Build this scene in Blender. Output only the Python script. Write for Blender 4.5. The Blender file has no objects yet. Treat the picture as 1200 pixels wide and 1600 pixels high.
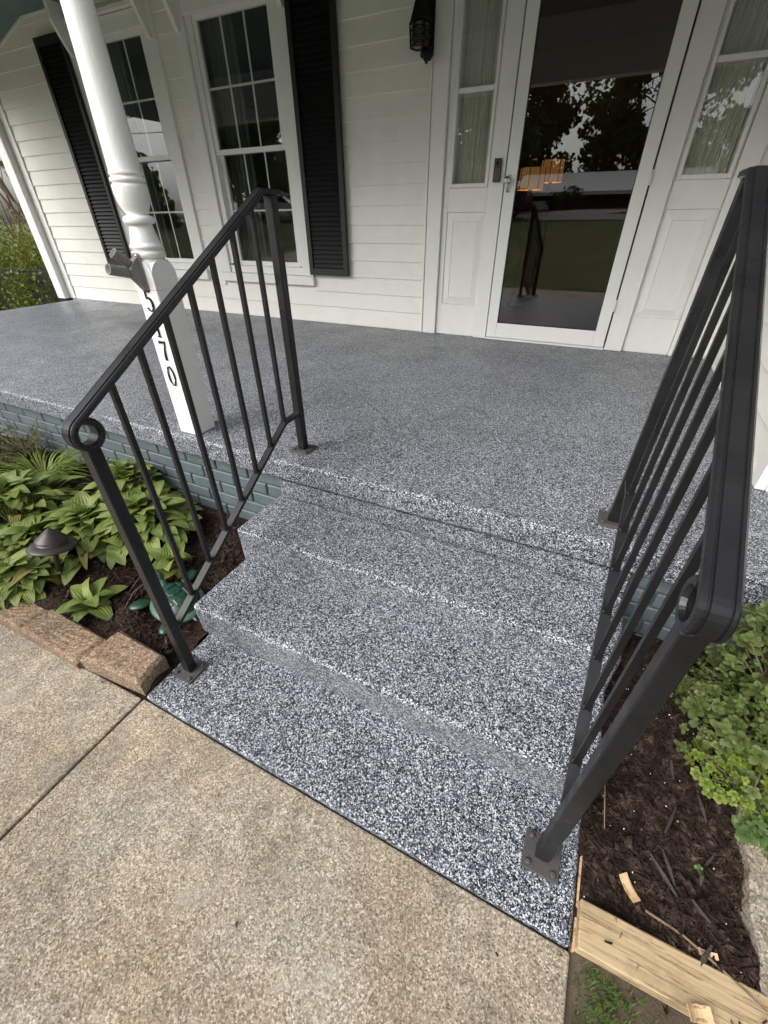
import bpy, bmesh, math, random
from mathutils import Vector, Matrix, Euler
random.seed(7)
S = bpy.context.scene
COL = S.collection
PI = math.pi

# ------------------------------------------------------------------ camera
F, PITCH, YAW, ROLL = 654.4, 0.6142, -0.4632, 0.01144
cyw, syw = math.cos(YAW), math.sin(YAW)
fw = Vector((syw*math.cos(PITCH), cyw*math.cos(PITCH), -math.sin(PITCH)))
rt = Vector((cyw, -syw, 0)); dn = fw.cross(rt)
rt2 = math.cos(ROLL)*rt + math.sin(ROLL)*dn
dn2 = -math.sin(ROLL)*rt + math.cos(ROLL)*dn
cam = bpy.data.objects.new('camera', bpy.data.cameras.new('camera')); COL.objects.link(cam)
cam.matrix_world = Matrix(((rt2.x, -dn2.x, -fw.x, 0), (rt2.y, -dn2.y, -fw.y, 0), (rt2.z, -dn2.z, -fw.z, 1.28), (0, 0, 0, 1)))
cam.data.sensor_fit = 'HORIZONTAL'; cam.data.sensor_width = 36.0
cam.data.lens = F/1200*36.0
cam.data.clip_start = 0.02; cam.data.clip_end = 600
S.camera = cam

# ------------------------------------------------------------------ world, sun, exposure
SUN_EL, SUN_AZ = math.radians(40), math.radians(212)   # compass bearing of the sun: behind the camera, hazy
W = bpy.data.worlds.new('World'); S.world = W; W.use_nodes = True
nt = W.node_tree; nt.nodes.clear()
wo = nt.nodes.new('ShaderNodeOutputWorld'); bg = nt.nodes.new('ShaderNodeBackground')
sky = nt.nodes.new('ShaderNodeTexSky'); sky.sky_type = 'NISHITA'; sky.sun_disc = False
sky.sun_elevation = SUN_EL; sky.sun_rotation = SUN_AZ; sky.dust_density = 4.0; sky.air_density = 1.2
hs = nt.nodes.new('ShaderNodeHueSaturation'); hs.inputs['Saturation'].default_value = 0.22
tc = nt.nodes.new('ShaderNodeTexCoord'); mp = nt.nodes.new('ShaderNodeMapping'); mp.inputs['Scale'].default_value = (1, 1, 2.2)
ns = nt.nodes.new('ShaderNodeTexNoise'); ns.inputs['Scale'].default_value = 2.2; ns.inputs['Detail'].default_value = 6
rp = nt.nodes.new('ShaderNodeValToRGB')
rp.color_ramp.elements[0].position = 0.35; rp.color_ramp.elements[0].color = (0.86, 0.9, 0.97, 1)
rp.color_ramp.elements[1].position = 0.65; rp.color_ramp.elements[1].color = (1.15, 1.14, 1.12, 1)
mx = nt.nodes.new('ShaderNodeMixRGB'); mx.blend_type = 'MULTIPLY'; mx.inputs[0].default_value = 1
L = nt.links.new
L(tc.outputs['Generated'], mp.inputs[0]); L(mp.outputs[0], ns.inputs[0]); L(ns.outputs[0], rp.inputs[0])
L(sky.outputs[0], hs.inputs['Color']); L(hs.outputs[0], mx.inputs[1]); L(rp.outputs[0], mx.inputs[2])
L(mx.outputs[0], bg.inputs[0]); L(bg.outputs[0], wo.inputs[0])
bg.inputs[1].default_value = 0.12
sl = bpy.data.lights.new('sun', 'SUN'); sl.energy = 1.5; sl.angle = math.radians(60); sl.color = (1, 0.96, 0.9)
sun = bpy.data.objects.new('sun', sl); COL.objects.link(sun)
sd = Vector((math.sin(SUN_AZ)*math.cos(SUN_EL), math.cos(SUN_AZ)*math.cos(SUN_EL), math.sin(SUN_EL)))
sun.rotation_euler = (-sd).to_track_quat('-Z', 'Y').to_euler(); sun.location = (0, -5, 30)
S.view_settings.view_transform = 'Standard'; S.view_settings.look = 'None'
S.view_settings.gamma = 1.0; S.view_settings.use_curve_mapping = False
S.view_settings.exposure = 0.95
S.render.engine = 'CYCLES'
S.cycles.max_bounces = 10; S.cycles.diffuse_bounces = 5; S.cycles.transparent_max_bounces = 24

# ------------------------------------------------------------------ materials
def mat(name, color=(.5, .5, .5), rough=.6, metal=0.0, spec=.5):
    m = bpy.data.materials.new(name); m.use_nodes = True
    b = m.node_tree.nodes['Principled BSDF']
    b.inputs['Base Color'].default_value = (*color, 1); b.inputs['Roughness'].default_value = rough
    b.inputs['Metallic'].default_value = metal; b.inputs['Specular IOR Level'].default_value = spec
    return m
class N:
    """small node-graph helper"""
    def __init__(s, m): s.m = m; s.t = m.node_tree; s.b = s.t.nodes['Principled BSDF']; s.co = None
    def new(s, typ, **kw):
        n = s.t.nodes.new(typ)
        for k, v in kw.items():
            if k.startswith('i_'):
                n.inputs[k[2:].replace('_', ' ')].default_value = v
            else: setattr(n, k, v)
        return n
    def l(s, a, b): s.t.links.new(a, b)
    def pos(s, space='Object'):
        if s.co is None: s.co = s.new('ShaderNodeTexCoord')
        return s.co.outputs[space]
    def world(s):
        return s.new('ShaderNodeNewGeometry').outputs['Position']
    def noise(s, scale, detail=4, vec=None, rough=.55):
        n = s.new('ShaderNodeTexNoise'); n.inputs['Scale'].default_value = scale; n.inputs['Detail'].default_value = detail
        n.inputs['Roughness'].default_value = rough
        s.l(vec if vec is not None else s.pos(), n.inputs['Vector']); return n.outputs[0]
    def ramp(s, fac, stops, interp='LINEAR'):
        r = s.new('ShaderNodeValToRGB'); cr = r.color_ramp; cr.interpolation = interp
        while len(cr.elements) < len(stops): cr.elements.new(0.5)
        for e, (p, c) in zip(cr.elements, stops):
            e.position = p; e.color = (*c, 1) if len(c) == 3 else c
        s.l(fac, r.inputs[0]); return r.outputs[0]
    def mix(s, fac, a, b, mode='MIX'):
        n = s.new('ShaderNodeMixRGB', blend_type=mode)
        for i, v in ((0, fac), (1, a), (2, b)):
            if hasattr(v, 'links') or hasattr(v, 'is_linked'): s.l(v, n.inputs[i])
            elif isinstance(v, (int, float)): n.inputs[i].default_value = v
            else: n.inputs[i].default_value = (*v, 1)
        return n.outputs[0]
    def bump(s, h, strength=.3, dist=.01):
        n = s.new('ShaderNodeBump'); n.inputs['Strength'].default_value = strength; n.inputs['Distance'].default_value = dist
        s.l(h, n.inputs['Height']); s.l(n.outputs[0], s.b.inputs['Normal'])
    def color(s, c): s.l(c, s.b.inputs['Base Color'])
    def rough(s, c): s.l(c, s.b.inputs['Roughness'])
g3 = lambda v: (v, v, v)

def m_flake():
    m = mat('flake_coating', rough=.4, spec=.18); n = N(m)
    wp = n.world()
    dis = n.new('ShaderNodeTexNoise'); dis.inputs['Scale'].default_value = 160; n.l(wp, dis.inputs['Vector'])
    ad = n.new('ShaderNodeVectorMath', operation='MULTIPLY_ADD'); n.l(dis.outputs[1], ad.inputs[0]); ad.inputs[1].default_value = (.004, .004, .004); n.l(wp, ad.inputs[2])
    def vor(scale):
        v = n.new('ShaderNodeTexVoronoi', feature='F1'); v.inputs['Scale'].default_value = scale; n.l(ad.outputs[0], v.inputs['Vector'])
        sp = n.new('ShaderNodeSeparateColor'); n.l(v.outputs['Color'], sp.inputs[0]); return sp.outputs
    a = vor(265); b = vor(430)
    ca = n.ramp(a[0], [(0, (.012, .013, .016)), (.3, (.04, .045, .056)), (.48, (.12, .13, .155)), (.63, (.24, .25, .28)), (.79, (.60, .61, .635)), (.94, (.33, .335, .35))], 'CONSTANT')
    cb = n.ramp(b[0], [(0, (.014, .015, .02)), (.38, (.10, .11, .135)), (.64, (.25, .26, .285)), (.81, (.63, .64, .665))], 'CONSTANT')
    sel = n.ramp(b[1], [(0, g3(0)), (.6, g3(1))], 'CONSTANT')
    den = n.ramp(n.noise(5.5, 5, wp, .7), [(.3, (.78, .785, .79)), (.5, (.945, .955, .965)), (.7, (1.06, 1.07, 1.08))])
    n.color(n.mix(1, n.mix(sel, ca, cb), den, 'MULTIPLY'))
    n.bump(a[1], .25, .0015)
    r = n.ramp(n.noise(2.6, 5, wp, .7), [(.35, g3(.27)), (.7, g3(.48))]); n.rough(r)
    return m
def m_concrete(name, c0, c1, c2, stain=.5, agg=260, pale=.0):
    m = mat(name, rough=.9, spec=.25); n = N(m); wp = n.world()
    big = n.noise(1.7, 7, wp, .68); med = n.noise(9, 7, wp, .72)
    v = n.new('ShaderNodeTexVoronoi'); v.inputs['Scale'].default_value = agg; n.l(wp, v.inputs['Vector'])
    sp = n.new('ShaderNodeSeparateColor'); n.l(v.outputs['Color'], sp.inputs[0])
    v2 = n.new('ShaderNodeTexVoronoi'); v2.inputs['Scale'].default_value = agg*2.1; n.l(wp, v2.inputs['Vector'])
    sp2 = n.new('ShaderNodeSeparateColor'); n.l(v2.outputs['Color'], sp2.inputs[0])
    mixg = n.mix(.34, sp.outputs[0], sp2.outputs[1])
    grains = n.ramp(mixg, [(.12, tuple(x*.8 for x in c0)), (.36, tuple((p+q)/2 for p, q in zip(c0, c1))), (.5, c1), (.68, c1), (.86, c2)])
    c = n.mix(1, grains, n.ramp(big, [(.28, g3(.58)), (.44, g3(.93)), (.58, g3(1.12)), (.7, g3(.72))]), 'MULTIPLY')
    c = n.mix(.8, c, n.ramp(med, [(.3, g3(.66)), (.5, g3(1.0)), (.68, g3(1.22))]), 'MULTIPLY')
    hue = n.ramp(n.noise(2.9, 4, wp), [(.35, (1.06, .98, .86)), (.65, (.93, .97, 1.0))])
    c = n.mix(.8, c, hue, 'MULTIPLY')
    fine = n.noise(620, 3, wp)
    c = n.mix(.42, c, n.ramp(fine, [(.3, g3(.6)), (.55, g3(1.05)), (.75, g3(1.4))]), 'MULTIPLY')
    st = n.ramp(n.noise(2.1, 6, wp, .75), [(.54, g3(0)), (.7, g3(stain))])
    c = n.mix(st, c, tuple(x*.45 for x in c0))
    if pale:
        pm = n.ramp(n.noise(4.2, 7, wp, .75), [(.56, g3(0)), (.72, g3(pale))])
        c = n.mix(pm, c, (.62, .58, .52))
    pit = n.ramp(n.noise(75, 3, wp, .6), [(.70, g3(0)), (.76, g3(.7))])
    c = n.mix(pit, c, tuple(x*.4 for x in c0))
    n.color(c)
    h = n.mix(.5, fine, mixg); n.bump(h, .6, .004)
    return m
def m_paint(name, c, rough=.45, dirt=.12, grain=(40, 40, 2), bump=.08, dirtcol=(.3, .27, .2)):
    m = mat(name, c, rough); n = N(m); wp = n.world()
    mpn = n.new('ShaderNodeMapping'); mpn.inputs['Scale'].default_value = grain; n.l(wp, mpn.inputs[0])
    gr = n.noise(3, 4, mpn.outputs[0])
    d = n.ramp(n.noise(5, 6, wp, .7), [(.45, g3(0)), (.8, g3(dirt))])
    c2 = n.mix(n.ramp(gr, [(.35, g3(0)), (.75, g3(.18))]), c, tuple(x*.82 for x in c))
    n.color(n.mix(d, c2, dirtcol)); n.bump(gr, bump, .004)
    return m
def m_leaf(name, cols, rib=0, rough=.45, brown=.0):
    m = mat(name, rough=rough, spec=.35); n = N(m)
    oi = n.new('ShaderNodeObjectInfo')
    wp = n.world()
    f = n.new('ShaderNodeMath', operation='ADD'); n.l(oi.outputs['Random'], f.inputs[0])
    n2 = n.new('ShaderNodeMath', operation='MULTIPLY'); n.l(n.noise(9, 2, wp), n2.inputs[0]); n2.inputs[1].default_value = .9
    n.l(n2.outputs[0], f.inputs[1])
    fr = n.new('ShaderNodeMath', operation='MULTIPLY'); n.l(f.outputs[0], fr.inputs[0]); fr.inputs[1].default_value = .55
    c = n.ramp(fr.outputs[0], [(i/(len(cols)-1), k) for i, k in enumerate(cols)])
    if rib:
        uv = n.pos('UV'); sx = n.new('ShaderNodeSeparateXYZ'); n.l(uv, sx.inputs[0])
        w = n.new('ShaderNodeMath', operation='MULTIPLY'); n.l(sx.outputs[0], w.inputs[0]); w.inputs[1].default_value = rib*2*PI
        sn = n.new('ShaderNodeMath', operation='COSINE'); n.l(w.outputs[0], sn.inputs[0])
        s01 = n.new('ShaderNodeMath', operation='MULTIPLY_ADD'); n.l(sn.outputs[0], s01.inputs[0]); s01.inputs[1].default_value = .5; s01.inputs[2].default_value = .5
        c = n.mix(n.ramp(s01.outputs[0], [(.5, g3(0)), (1, g3(.08))]), c, tuple(min(1, x*1.7) for x in cols[-1]))
        n.bump(s01.outputs[0], .4, .003)
    if brown:
        c = n.mix(n.ramp(n.noise(22, 4, wp, .7), [(.66-brown*.2, g3(0)), (.74, g3(.8))]), c, (.16, .09, .03))
    n.color(c)
    b = n.b
    try: b.inputs['Transmission Weight'].default_value = 0
    except Exception: pass
    # thin leaves let some light through
    tr = n.new('ShaderNodeBsdfTranslucent'); n.l(n.mix(1, c, (1.5, 1.6, .7), 'MULTIPLY'), tr.inputs[0])
    mixs = n.new('ShaderNodeMixShader'); mixs.inputs[0].default_value = .22
    out = n.t.nodes['Material Output']
    n.l(b.outputs[0], mixs.inputs[1]); n.l(tr.outputs[0], mixs.inputs[2]); n.l(mixs.outputs[0], out.inputs[0])
    return m
def m_glass():
    m = bpy.data.materials.new('window_glass'); m.use_nodes = True; t = m.node_tree; t.nodes.clear()
    o = t.nodes.new('ShaderNodeOutputMaterial'); tr = t.nodes.new('ShaderNodeBsdfTransparent'); gl = t.nodes.new('ShaderNodeBsdfGlossy')
    tr.inputs[0].default_value = (.955, .965, .955, 1); gl.inputs['Roughness'].default_value = 0.0
    ge = t.nodes.new('ShaderNodeNewGeometry'); dt = t.nodes.new('ShaderNodeVectorMath'); dt.operation = 'DOT_PRODUCT'
    t.links.new(ge.outputs['Incoming'], dt.inputs[0]); t.links.new(ge.outputs['Normal'], dt.inputs[1])
    def mt(op, a, b=None, c=None):
        k = t.nodes.new('ShaderNodeMath'); k.operation = op
        for i, v in enumerate((a, b, c)):
            if v is None: continue
            if isinstance(v, (int, float)): k.inputs[i].default_value = v
            else: t.links.new(v, k.inputs[i])
        return k.outputs[0]
    a = mt('ABSOLUTE', dt.outputs['Value']); p = mt('POWER', mt('SUBTRACT', 1.0, a), 5.0)
    fac = mt('MULTIPLY_ADD', p, .90, .078)
    mixs = t.nodes.new('ShaderNodeMixShader'); t.links.new(fac, mixs.inputs[0])
    t.links.new(tr.outputs[0], mixs.inputs[1]); t.links.new(gl.outputs[0], mixs.inputs[2]); t.links.new(mixs.outputs[0], o.inputs[0])
    return m
def m_iron():
    m = mat('black_iron', (.022, .022, .024), .42, 0, .35); n = N(m); wp = n.world()
    sc = n.ramp(n.noise(26, 6, wp, .75), [(.66, g3(0)), (.72, g3(.5))])
    dust = n.ramp(n.noise(7, 4, wp), [(.35, g3(0)), (.8, g3(.5))])
    c = n.mix(dust, (.009, .009, .010), (.022, .022, .024))
    c = n.mix(sc, c, (.055, .054, .052)); 
    sp = n.ramp(n.noise(95, 5, wp, .75), [(.755, g3(0)), (.775, g3(.8))])
    n.color(n.mix(sp, c, (.5, .49, .47)))
    n.rough(n.ramp(n.noise(18, 4, wp), [(.3, g3(.22)), (.7, g3(.46))])); n.bump(n.noise(70, 4, wp), .12, .002)
    return m
def m_brick():
    m = mat('painted_brick', rough=.55, spec=.4); n = N(m); wp = n.world()
    c = n.ramp(n.noise(7, 6, wp, .7), [(.3, (.078, .10, .104)), (.55, (.098, .125, .129)), (.75, (.135, .162, .165))])
    c = n.mix(n.ramp(n.noise(45, 4, wp, .7), [(.6, g3(0)), (.72, g3(.5))]), c, (.22, .26, .265))
    c = n.mix(n.ramp(n.noise(12, 5, wp, .8), [(.58, g3(0)), (.8, g3(.5))]), c, (.06, .07, .07))
    n.color(c); n.bump(n.noise(60, 5, wp), .4, .006); return m
def m_wood(name, c0, c1, axis_rot=0, knots=True):
    m = mat(name, rough=.7, spec=.2); n = N(m)
    ob = n.pos(); mpn = n.new('ShaderNodeMapping'); mpn.inputs['Scale'].default_value = (1.6, 34, 34); n.l(ob, mpn.inputs[0])
    g = n.noise(2.0, 6, mpn.outputs[0], .62)
    c = n.ramp(g, [(.30, c1), (.44, c0), (.52, tuple(x*1.1 for x in c0)), (.565, tuple(x*.72 for x in c1)), (.60, c0), (.75, c1)])
    c = n.mix(n.ramp(n.noise(30, 4, ob, .7), [(.66, g3(0)), (.74, g3(.75))]), c, tuple(x*.3 for x in c1))
    c = n.mix(n.ramp(n.noise(9, 6, ob, .75), [(.48, g3(0)), (.75, g3(.6))]), c, tuple(x*.55 for x in c1))
    n.color(c); n.bump(g, .45, .003); return m
def m_mulch():
    m = mat('mulch_ground', rough=.95, spec=.1); n = N(m); wp = n.world()
    c = n.ramp(n.noise(60, 6, wp, .75), [(.3, (.012, .007, .005)), (.5, (.035, .021, .016)), (.68, (.075, .046, .036)), (.8, (.13, .09, .07))])
    n.color(c); n.bump(n.noise(90, 5, wp), .9, .02); return m
def m_chip():
    m = mat('mulch_chip', rough=.9, spec=.15); n = N(m); wp = n.world()
    c = n.ramp(n.noise(38, 5, wp, .7), [(.3, (.008, .005, .004)), (.5, (.028, .018, .013)), (.62, (.07, .046, .036)), (.73, (.20, .15, .12))])
    n.color(c); n.bump(n.noise(150, 3, wp), .5, .004); return m
def m_grass():
    m = mat('lawn_grass', rough=.9, spec=.1); n = N(m); wp = n.world()
    c = n.ramp(n.noise(.35, 6, wp, .7), [(.3, (.06, .08, .025)), (.5, (.10, .12, .04)), (.7, (.15, .155, .065))])
    c = n.mix(.5, c, n.ramp(n.noise(25, 4, wp, .7), [(.3, g3(.4)), (.7, g3(1.5))]), 'MULTIPLY')
    c = n.mix(.8, c, n.ramp(n.noise(1.6, 5, wp, .75), [(.35, g3(.5)), (.65, g3(1.35))]), 'MULTIPLY'); n.color(c); n.bump(n.noise(40, 5, wp), .8, .05); return m

FLAKE = m_flake()
WALK = m_concrete('walkway_concrete', (.165, .135, .10), (.345, .291, .222), (.60, .545, .47), .6, 280, .5)
EDGE = m_concrete('edging_concrete', (.13, .11, .085), (.27, .235, .185), (.42, .38, .32), .55, 200)
BLOCK = m_concrete('block_concrete', (.12, .082, .055), (.27, .192, .132), (.42, .33, .25), .3, 190)
SIDING = m_paint('siding_paint', (.80, .79, .725), .5, .14, (2, 2, 60), .10)
TRIM = m_paint('trim_paint', (.81, .805, .775), .38, .08, (6, 6, 3), .05)
POSTP = m_paint('post_paint', (.80, .795, .77), .5, .16, (30, 30, 12), .35)
CASE_D = mat('storm_frame_paint', (.80, .80, .78), .3)
SHUT = m_paint('shutter_paint', (.005, .005, .0055), .5, .0, (3, 3, 60), .2)
IRON = m_iron()
IRON2 = m_paint('plate_metal', (.055, .052, .05), .6, .5, (40, 40, 40), .5, (.10, .075, .06))
BRICK = m_brick()
MORTAR = m_paint('mortar_paint', (.082, .106, .11), .8, .2, (60, 60, 60), .5, (.05, .055, .055))
CEIL = m_paint('ceiling_paint', (.15, .22, .225), .6, .1)
MULCH = m_mulch(); CHIP = m_chip(); GRASS = m_grass()
HOSTA = m_leaf('hosta_leaf', [(.06, .095, .02), (.12, .17, .038), (.19, .235, .06), (.28, .30, .095)], rib=6, rough=.42)
HOSTA_B = m_leaf('hosta_leaf_browning', [(.10, .13, .03), (.2, .2, .05), (.25, .2, .06)], rib=5, rough=.55, brown=.9)
SHRUB = m_leaf('shrub_leaf', [(.045, .07, .018), (.10, .135, .036), (.20, .225, .08)], rough=.5)
LIME = m_leaf('lime_leaf', [(.10, .16, .025), (.16, .22, .035), (.24, .27, .06)], rough=.5)
BROAD = m_leaf('broad_leaf', [(.06, .11, .03), (.10, .16, .05), (.15, .21, .07)], rib=0, rough=.4)
HEDGE = m_leaf('hedge_leaf', [(.05, .065, .012), (.12, .14, .02), (.25, .25, .04)], rough=.5)
CROWN = m_leaf('tree_leaf', [(.045, .065, .02), (.075, .105, .03), (.11, .135, .045)], rough=.7)
BARK = m_paint('bark', (.12, .085, .06), .9, .5, (30, 30, 6), .9, (.05, .04, .03))
TWIG = m_paint('twig', (.17, .115, .075), .85, .5, (40, 40, 8), .5, (.3, .26, .2))
GLASS = m_glass()
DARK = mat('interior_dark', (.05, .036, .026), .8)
CURTAIN = m_paint('curtain_cloth', (.78, .78, .70), .95, .2, (120, 120, 2), .3, (.2, .2, .15))
BLACKM = mat('black_metal', (.004, .004, .004), .5, 0, .3)
BRONZE = m_paint('dark_bronze', (.036, .029, .026), .38, .35, (30, 30, 30), .25, (.07, .06, .055))
GREYM = m_paint('cast_aluminium', (.2, .195, .19), .55, .3, (50, 50, 50), .35, (.1, .1, .1))
CHROME = mat('chrome', (.75, .75, .75), .15, 1)
PINE = m_wood('pine_timber', (.42, .315, .185), (.26, .18, .10))
CHIPW = m_wood('split_wood', (.50, .35, .2), (.3, .19, .10))
BARKD = m_paint('bark_strip', (.05, .036, .03), .9, .6, (60, 60, 60), .9, (.12, .095, .08))
TURT = m_paint('turtle_glaze', (.010, .040, .024), .3, .35, (25, 25, 25), .15, (.10, .19, .13))
TURTL = m_paint('turtle_glaze_pale', (.06, .115, .08), .4, .5, (25, 25, 25), .2, (.38, .43, .36))
DOORB = mat('doorbell_black', (.012, .010, .010), .3)
DOORB2 = mat('doorbell_brown', (.06, .04, .035), .35)
SOIL = m_paint('bare_soil', (.10, .075, .05), .95, .6, (40, 40, 40), .8, (.05, .035, .02))

# ------------------------------------------------------------------ mesh helpers
class MB:
    def __init__(s): s.v = []; s.f = []; s.uv = None; s.sm = []
    def add(s, vs, fs, smooth=False):
        o = len(s.v); s.v += [tuple(p) for p in vs]
        s.f += [tuple(i+o for i in q) for q in fs]; s.sm += [smooth]*len(fs); return s
    def box(s, a, b):
        (x0, y0, z0), (x1, y1, z1) = a, b
        return s.add([(x0,y0,z0),(x1,y0,z0),(x1,y1,z0),(x0,y1,z0),(x0,y0,z1),(x1,y0,z1),(x1,y1,z1),(x0,y1,z1)],
                     [(0,3,2,1),(4,5,6,7),(0,1,5,4),(1,2,6,5),(2,3,7,6),(3,0,4,7)])
    def bbox(s, a, b, bev=.004, seg=2):
        bm = bmesh.new(); c = [(p+q)/2 for p, q in zip(a, b)]; d = [abs(q-p) for p, q in zip(a, b)]
        bmesh.ops.create_cube(bm, size=1, matrix=Matrix.Translation(c) @ Matrix.Diagonal((*d, 1)))
        bmesh.ops.bevel(bm, geom=bm.edges[:], offset=bev, segments=seg, affect='EDGES', profile=.5)
        s.frombm(bm); bm.free(); return s
    def frombm(s, bm, smooth=False):
        bm.verts.index_update()
        return s.add([v.co[:] for v in bm.verts], [[v.index for v in f.verts] for f in bm.faces], smooth)
    def tube(s, path, r, n=8, cap=True, smooth=True):
        path = [Vector(p) for p in path]; k = len(path)
        rs = r if isinstance(r, (list, tuple)) else [r]*k
        vs = []; t0 = (path[1]-path[0]).normalized(); ref = Vector((0, 0, 1)) if abs(t0.z) < .9 else Vector((1, 0, 0))
        nrm = t0.cross(ref).normalized()
        for i, p in enumerate(path):
            t = (path[min(i+1, k-1)]-path[max(i-1, 0)]).normalized()
            nrm = (nrm - t*nrm.dot(t)).normalized(); bn = t.cross(nrm)
            for j in range(n):
                a = 2*PI*j/n; vs.append(p + (nrm*math.cos(a)+bn*math.sin(a))*rs[i])
        fs = [(i*n+j, i*n+(j+1) % n, (i+1)*n+(j+1) % n, (i+1)*n+j) for i in range(k-1) for j in range(n)]
        s.add(vs, fs, smooth)
        if cap:
            o = len(s.v)-len(vs)
            s.f += [tuple(o+j for j in reversed(range(n))), tuple(o+(k-1)*n+j for j in range(n))]; s.sm += [False]*2
        return s
    def sweep(s, path, side, prof, smooth=False):
        """sweep a closed profile [(across, up)] along a path lying in a plane whose normal is side"""
        path = [Vector(p) for p in path]; k = len(path); n = len(prof); vs = []
        for i, p in enumerate(path):
            if i == 0: t = (path[1]-p).normalized(); sc = 1
            elif i == k-1: t = (p-path[i-1]).normalized(); sc = 1
            else:
                a = (p-path[i-1]).normalized(); b = (path[i+1]-p).normalized(); t = (a+b).normalized(); sc = 1/max(.5, t.dot(a))
            up = side.cross(t).normalized()
            for (u, w) in prof: vs.append(p + side*u + up*w*sc)
        fs = [(i*n+j, (i+1)*n+j, (i+1)*n+(j+1) % n, i*n+(j+1) % n) for i in range(k-1) for j in range(n)]
        fs += [tuple(range(n)), tuple((k-1)*n+j for j in reversed(range(n)))]
        return s.add(vs, fs, smooth)
    def lathe(s, prof, c=(0, 0, 0), n=24, smooth=True, cap=True):
        vs = []
        for r, z in prof:
            for j in range(n):
                a = 2*PI*j/n; vs.append((c[0]+r*math.cos(a), c[1]+r*math.sin(a), c[2]+z))
        k = len(prof)
        fs = [(i*n+j, i*n+(j+1) % n, (i+1)*n+(j+1) % n, (i+1)*n+j) for i in range(k-1) for j in range(n)]
        s.add(vs, fs, smooth)
        if cap:
            o = len(s.v)-len(vs)
            s.f += [tuple(o+j for j in reversed(range(n))), tuple(o+(k-1)*n+j for j in range(n))]; s.sm += [False]*2
        return s
    def prism(s, poly, h0, h1, axis='z'):
        n = len(poly)
        f = {'z': lambda a, b, h: (a, b, h), 'y': lambda a, b, h: (a, h, b), 'x': lambda a, b, h: (h, a, b)}[axis]
        vs = [f(a, b, h0) for a, b in poly]+[f(a, b, h1) for a, b in poly]
        fs = [tuple(reversed(range(n))), tuple(range(n, 2*n))]+[(i, (i+1) % n, n+(i+1) % n, n+i) for i in range(n)]
        return s.add(vs, fs)
    def mesh(s, name, m):
        me = bpy.data.meshes.new(name); me.from_pydata(s.v, [], s.f); me.materials.append(m)
        me.polygons.foreach_set('use_smooth', s.sm)
        if s.uv:
            ul = me.uv_layers.new(name='uv')
            for lp in me.loops: ul.data[lp.index].uv = s.uv[lp.vertex_index]
        bm = bmesh.new(); bm.from_mesh(me)
        if len(bm.faces) < 20000 and not s.uv: bmesh.ops.recalc_face_normals(bm, faces=bm.faces[:])
        bm.to_mesh(me); bm.free(); me.update(); return me
    def build(s, name, m, parent=None, **kw): return obj(name, s.mesh(name, m), parent, **kw)
def obj(name, me, parent=None, loc=None, rot=None, label=None, cat=None, group=None, kind=None):
    o = bpy.data.objects.new(name, me); COL.objects.link(o)
    if parent is not None: o.parent = parent
    if loc is not None: o.location = loc
    if rot is not None: o.rotation_euler = rot
    for k, v in (('label', label), ('category', cat), ('group', group), ('kind', kind)):
        if v: o[k] = v
    return o
def thing(name, label, cat, loc=(0, 0, 0), rz=0, group=None, rot=None):
    return obj(name, None, None, loc, rot or (0, 0, rz), label, cat, group)
def struct(name, mb, m, label=None): return mb.build(name, m, kind='structure', label=label)
def grid(x0, x1, y0, y1, nx, ny, zf):
    vs = [(x0+(x1-x0)*i/nx, y0+(y1-y0)*j/ny, zf(x0+(x1-x0)*i/nx, y0+(y1-y0)*j/ny)) for j in range(ny+1) for i in range(nx+1)]
    fs = [(j*(nx+1)+i, j*(nx+1)+i+1, (j+1)*(nx+1)+i+1, (j+1)*(nx+1)+i) for j in range(ny) for i in range(nx)]
    return MB().add(vs, fs, True)
def bumpy(x, y): return .012*math.sin(x*17+1.3*math.sin(y*23))+.009*math.sin(y*31+x*11)+.006*math.sin(x*47-y*41)

# ================================================================== SETTING
PAVE = mat('asphalt', (.20, .195, .185), .9)
struct('lawn', MB().add([(-250,250,-.06),(250,250,-.06),(250,-4,-.06),(-250,-4,-.06),(250,-11,.35),(-250,-11,.35),(250,-19,.98),(-250,-19,.98),(250,-30,1.62),(-250,-30,1.62),(250,-250,1.64),(-250,-250,1.64)],
    [(0,3,2,1),(3,5,4,2),(5,7,6,4),(7,9,8,6),(9,11,10,8)], True), GRASS)
struct('street', MB().add([(-250,-23.6,1.285),(250,-23.6,1.285),(250,-19.8,1.065),(-250,-19.8,1.065)], [(0,1,2,3)]), PAVE)
DRV = m_concrete('drive_concrete', (.2,.18,.15), (.36,.33,.29), (.5,.47,.42))
struct('driveway', MB().add([(-11.5,-19.0,1.01),(-8.3,-19.0,1.01),(-8.3,-11,.38),(-11.5,-11,.38),(-8.3,-4,-.03),(-11.5,-4,-.03),(-8.3,2,-.03),(-11.5,2,-.03)], [(0,1,2,3),(3,2,4,5),(5,4,6,7)]), DRV)
struct('far_driveway', MB().add([(-2.5,-29.5,1.63),(1.5,-29.5,1.63),(-1.5,-23.6,1.29),(-6.5,-23.6,1.29)], [(0,1,2,3)]), DRV)

walkway = obj('walkway', None, kind='structure')
MB().bbox((-1.062, -3.2, -.12), (.264, .3405, -.012), .004).build('slab', WALK, walkway)
wb = MB().bbox((-3.6, -3.2, -.12), (-1.071, .338, -.012), .006); wb.v = [(x, y-(.030*(-1.071-x) if y > 0 else 0), z) for x, y, z in wb.v]; wb.build('slab', WALK, walkway)
MB().bbox((-5.6, -3.2, -.12), (-3.609, .262, -.012), .006).build('slab', WALK, walkway)
MB().box((-5.5, -3.1, -.11), (.2, .25, -.026)).build('joint_filler', SOIL, walkway)

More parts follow.
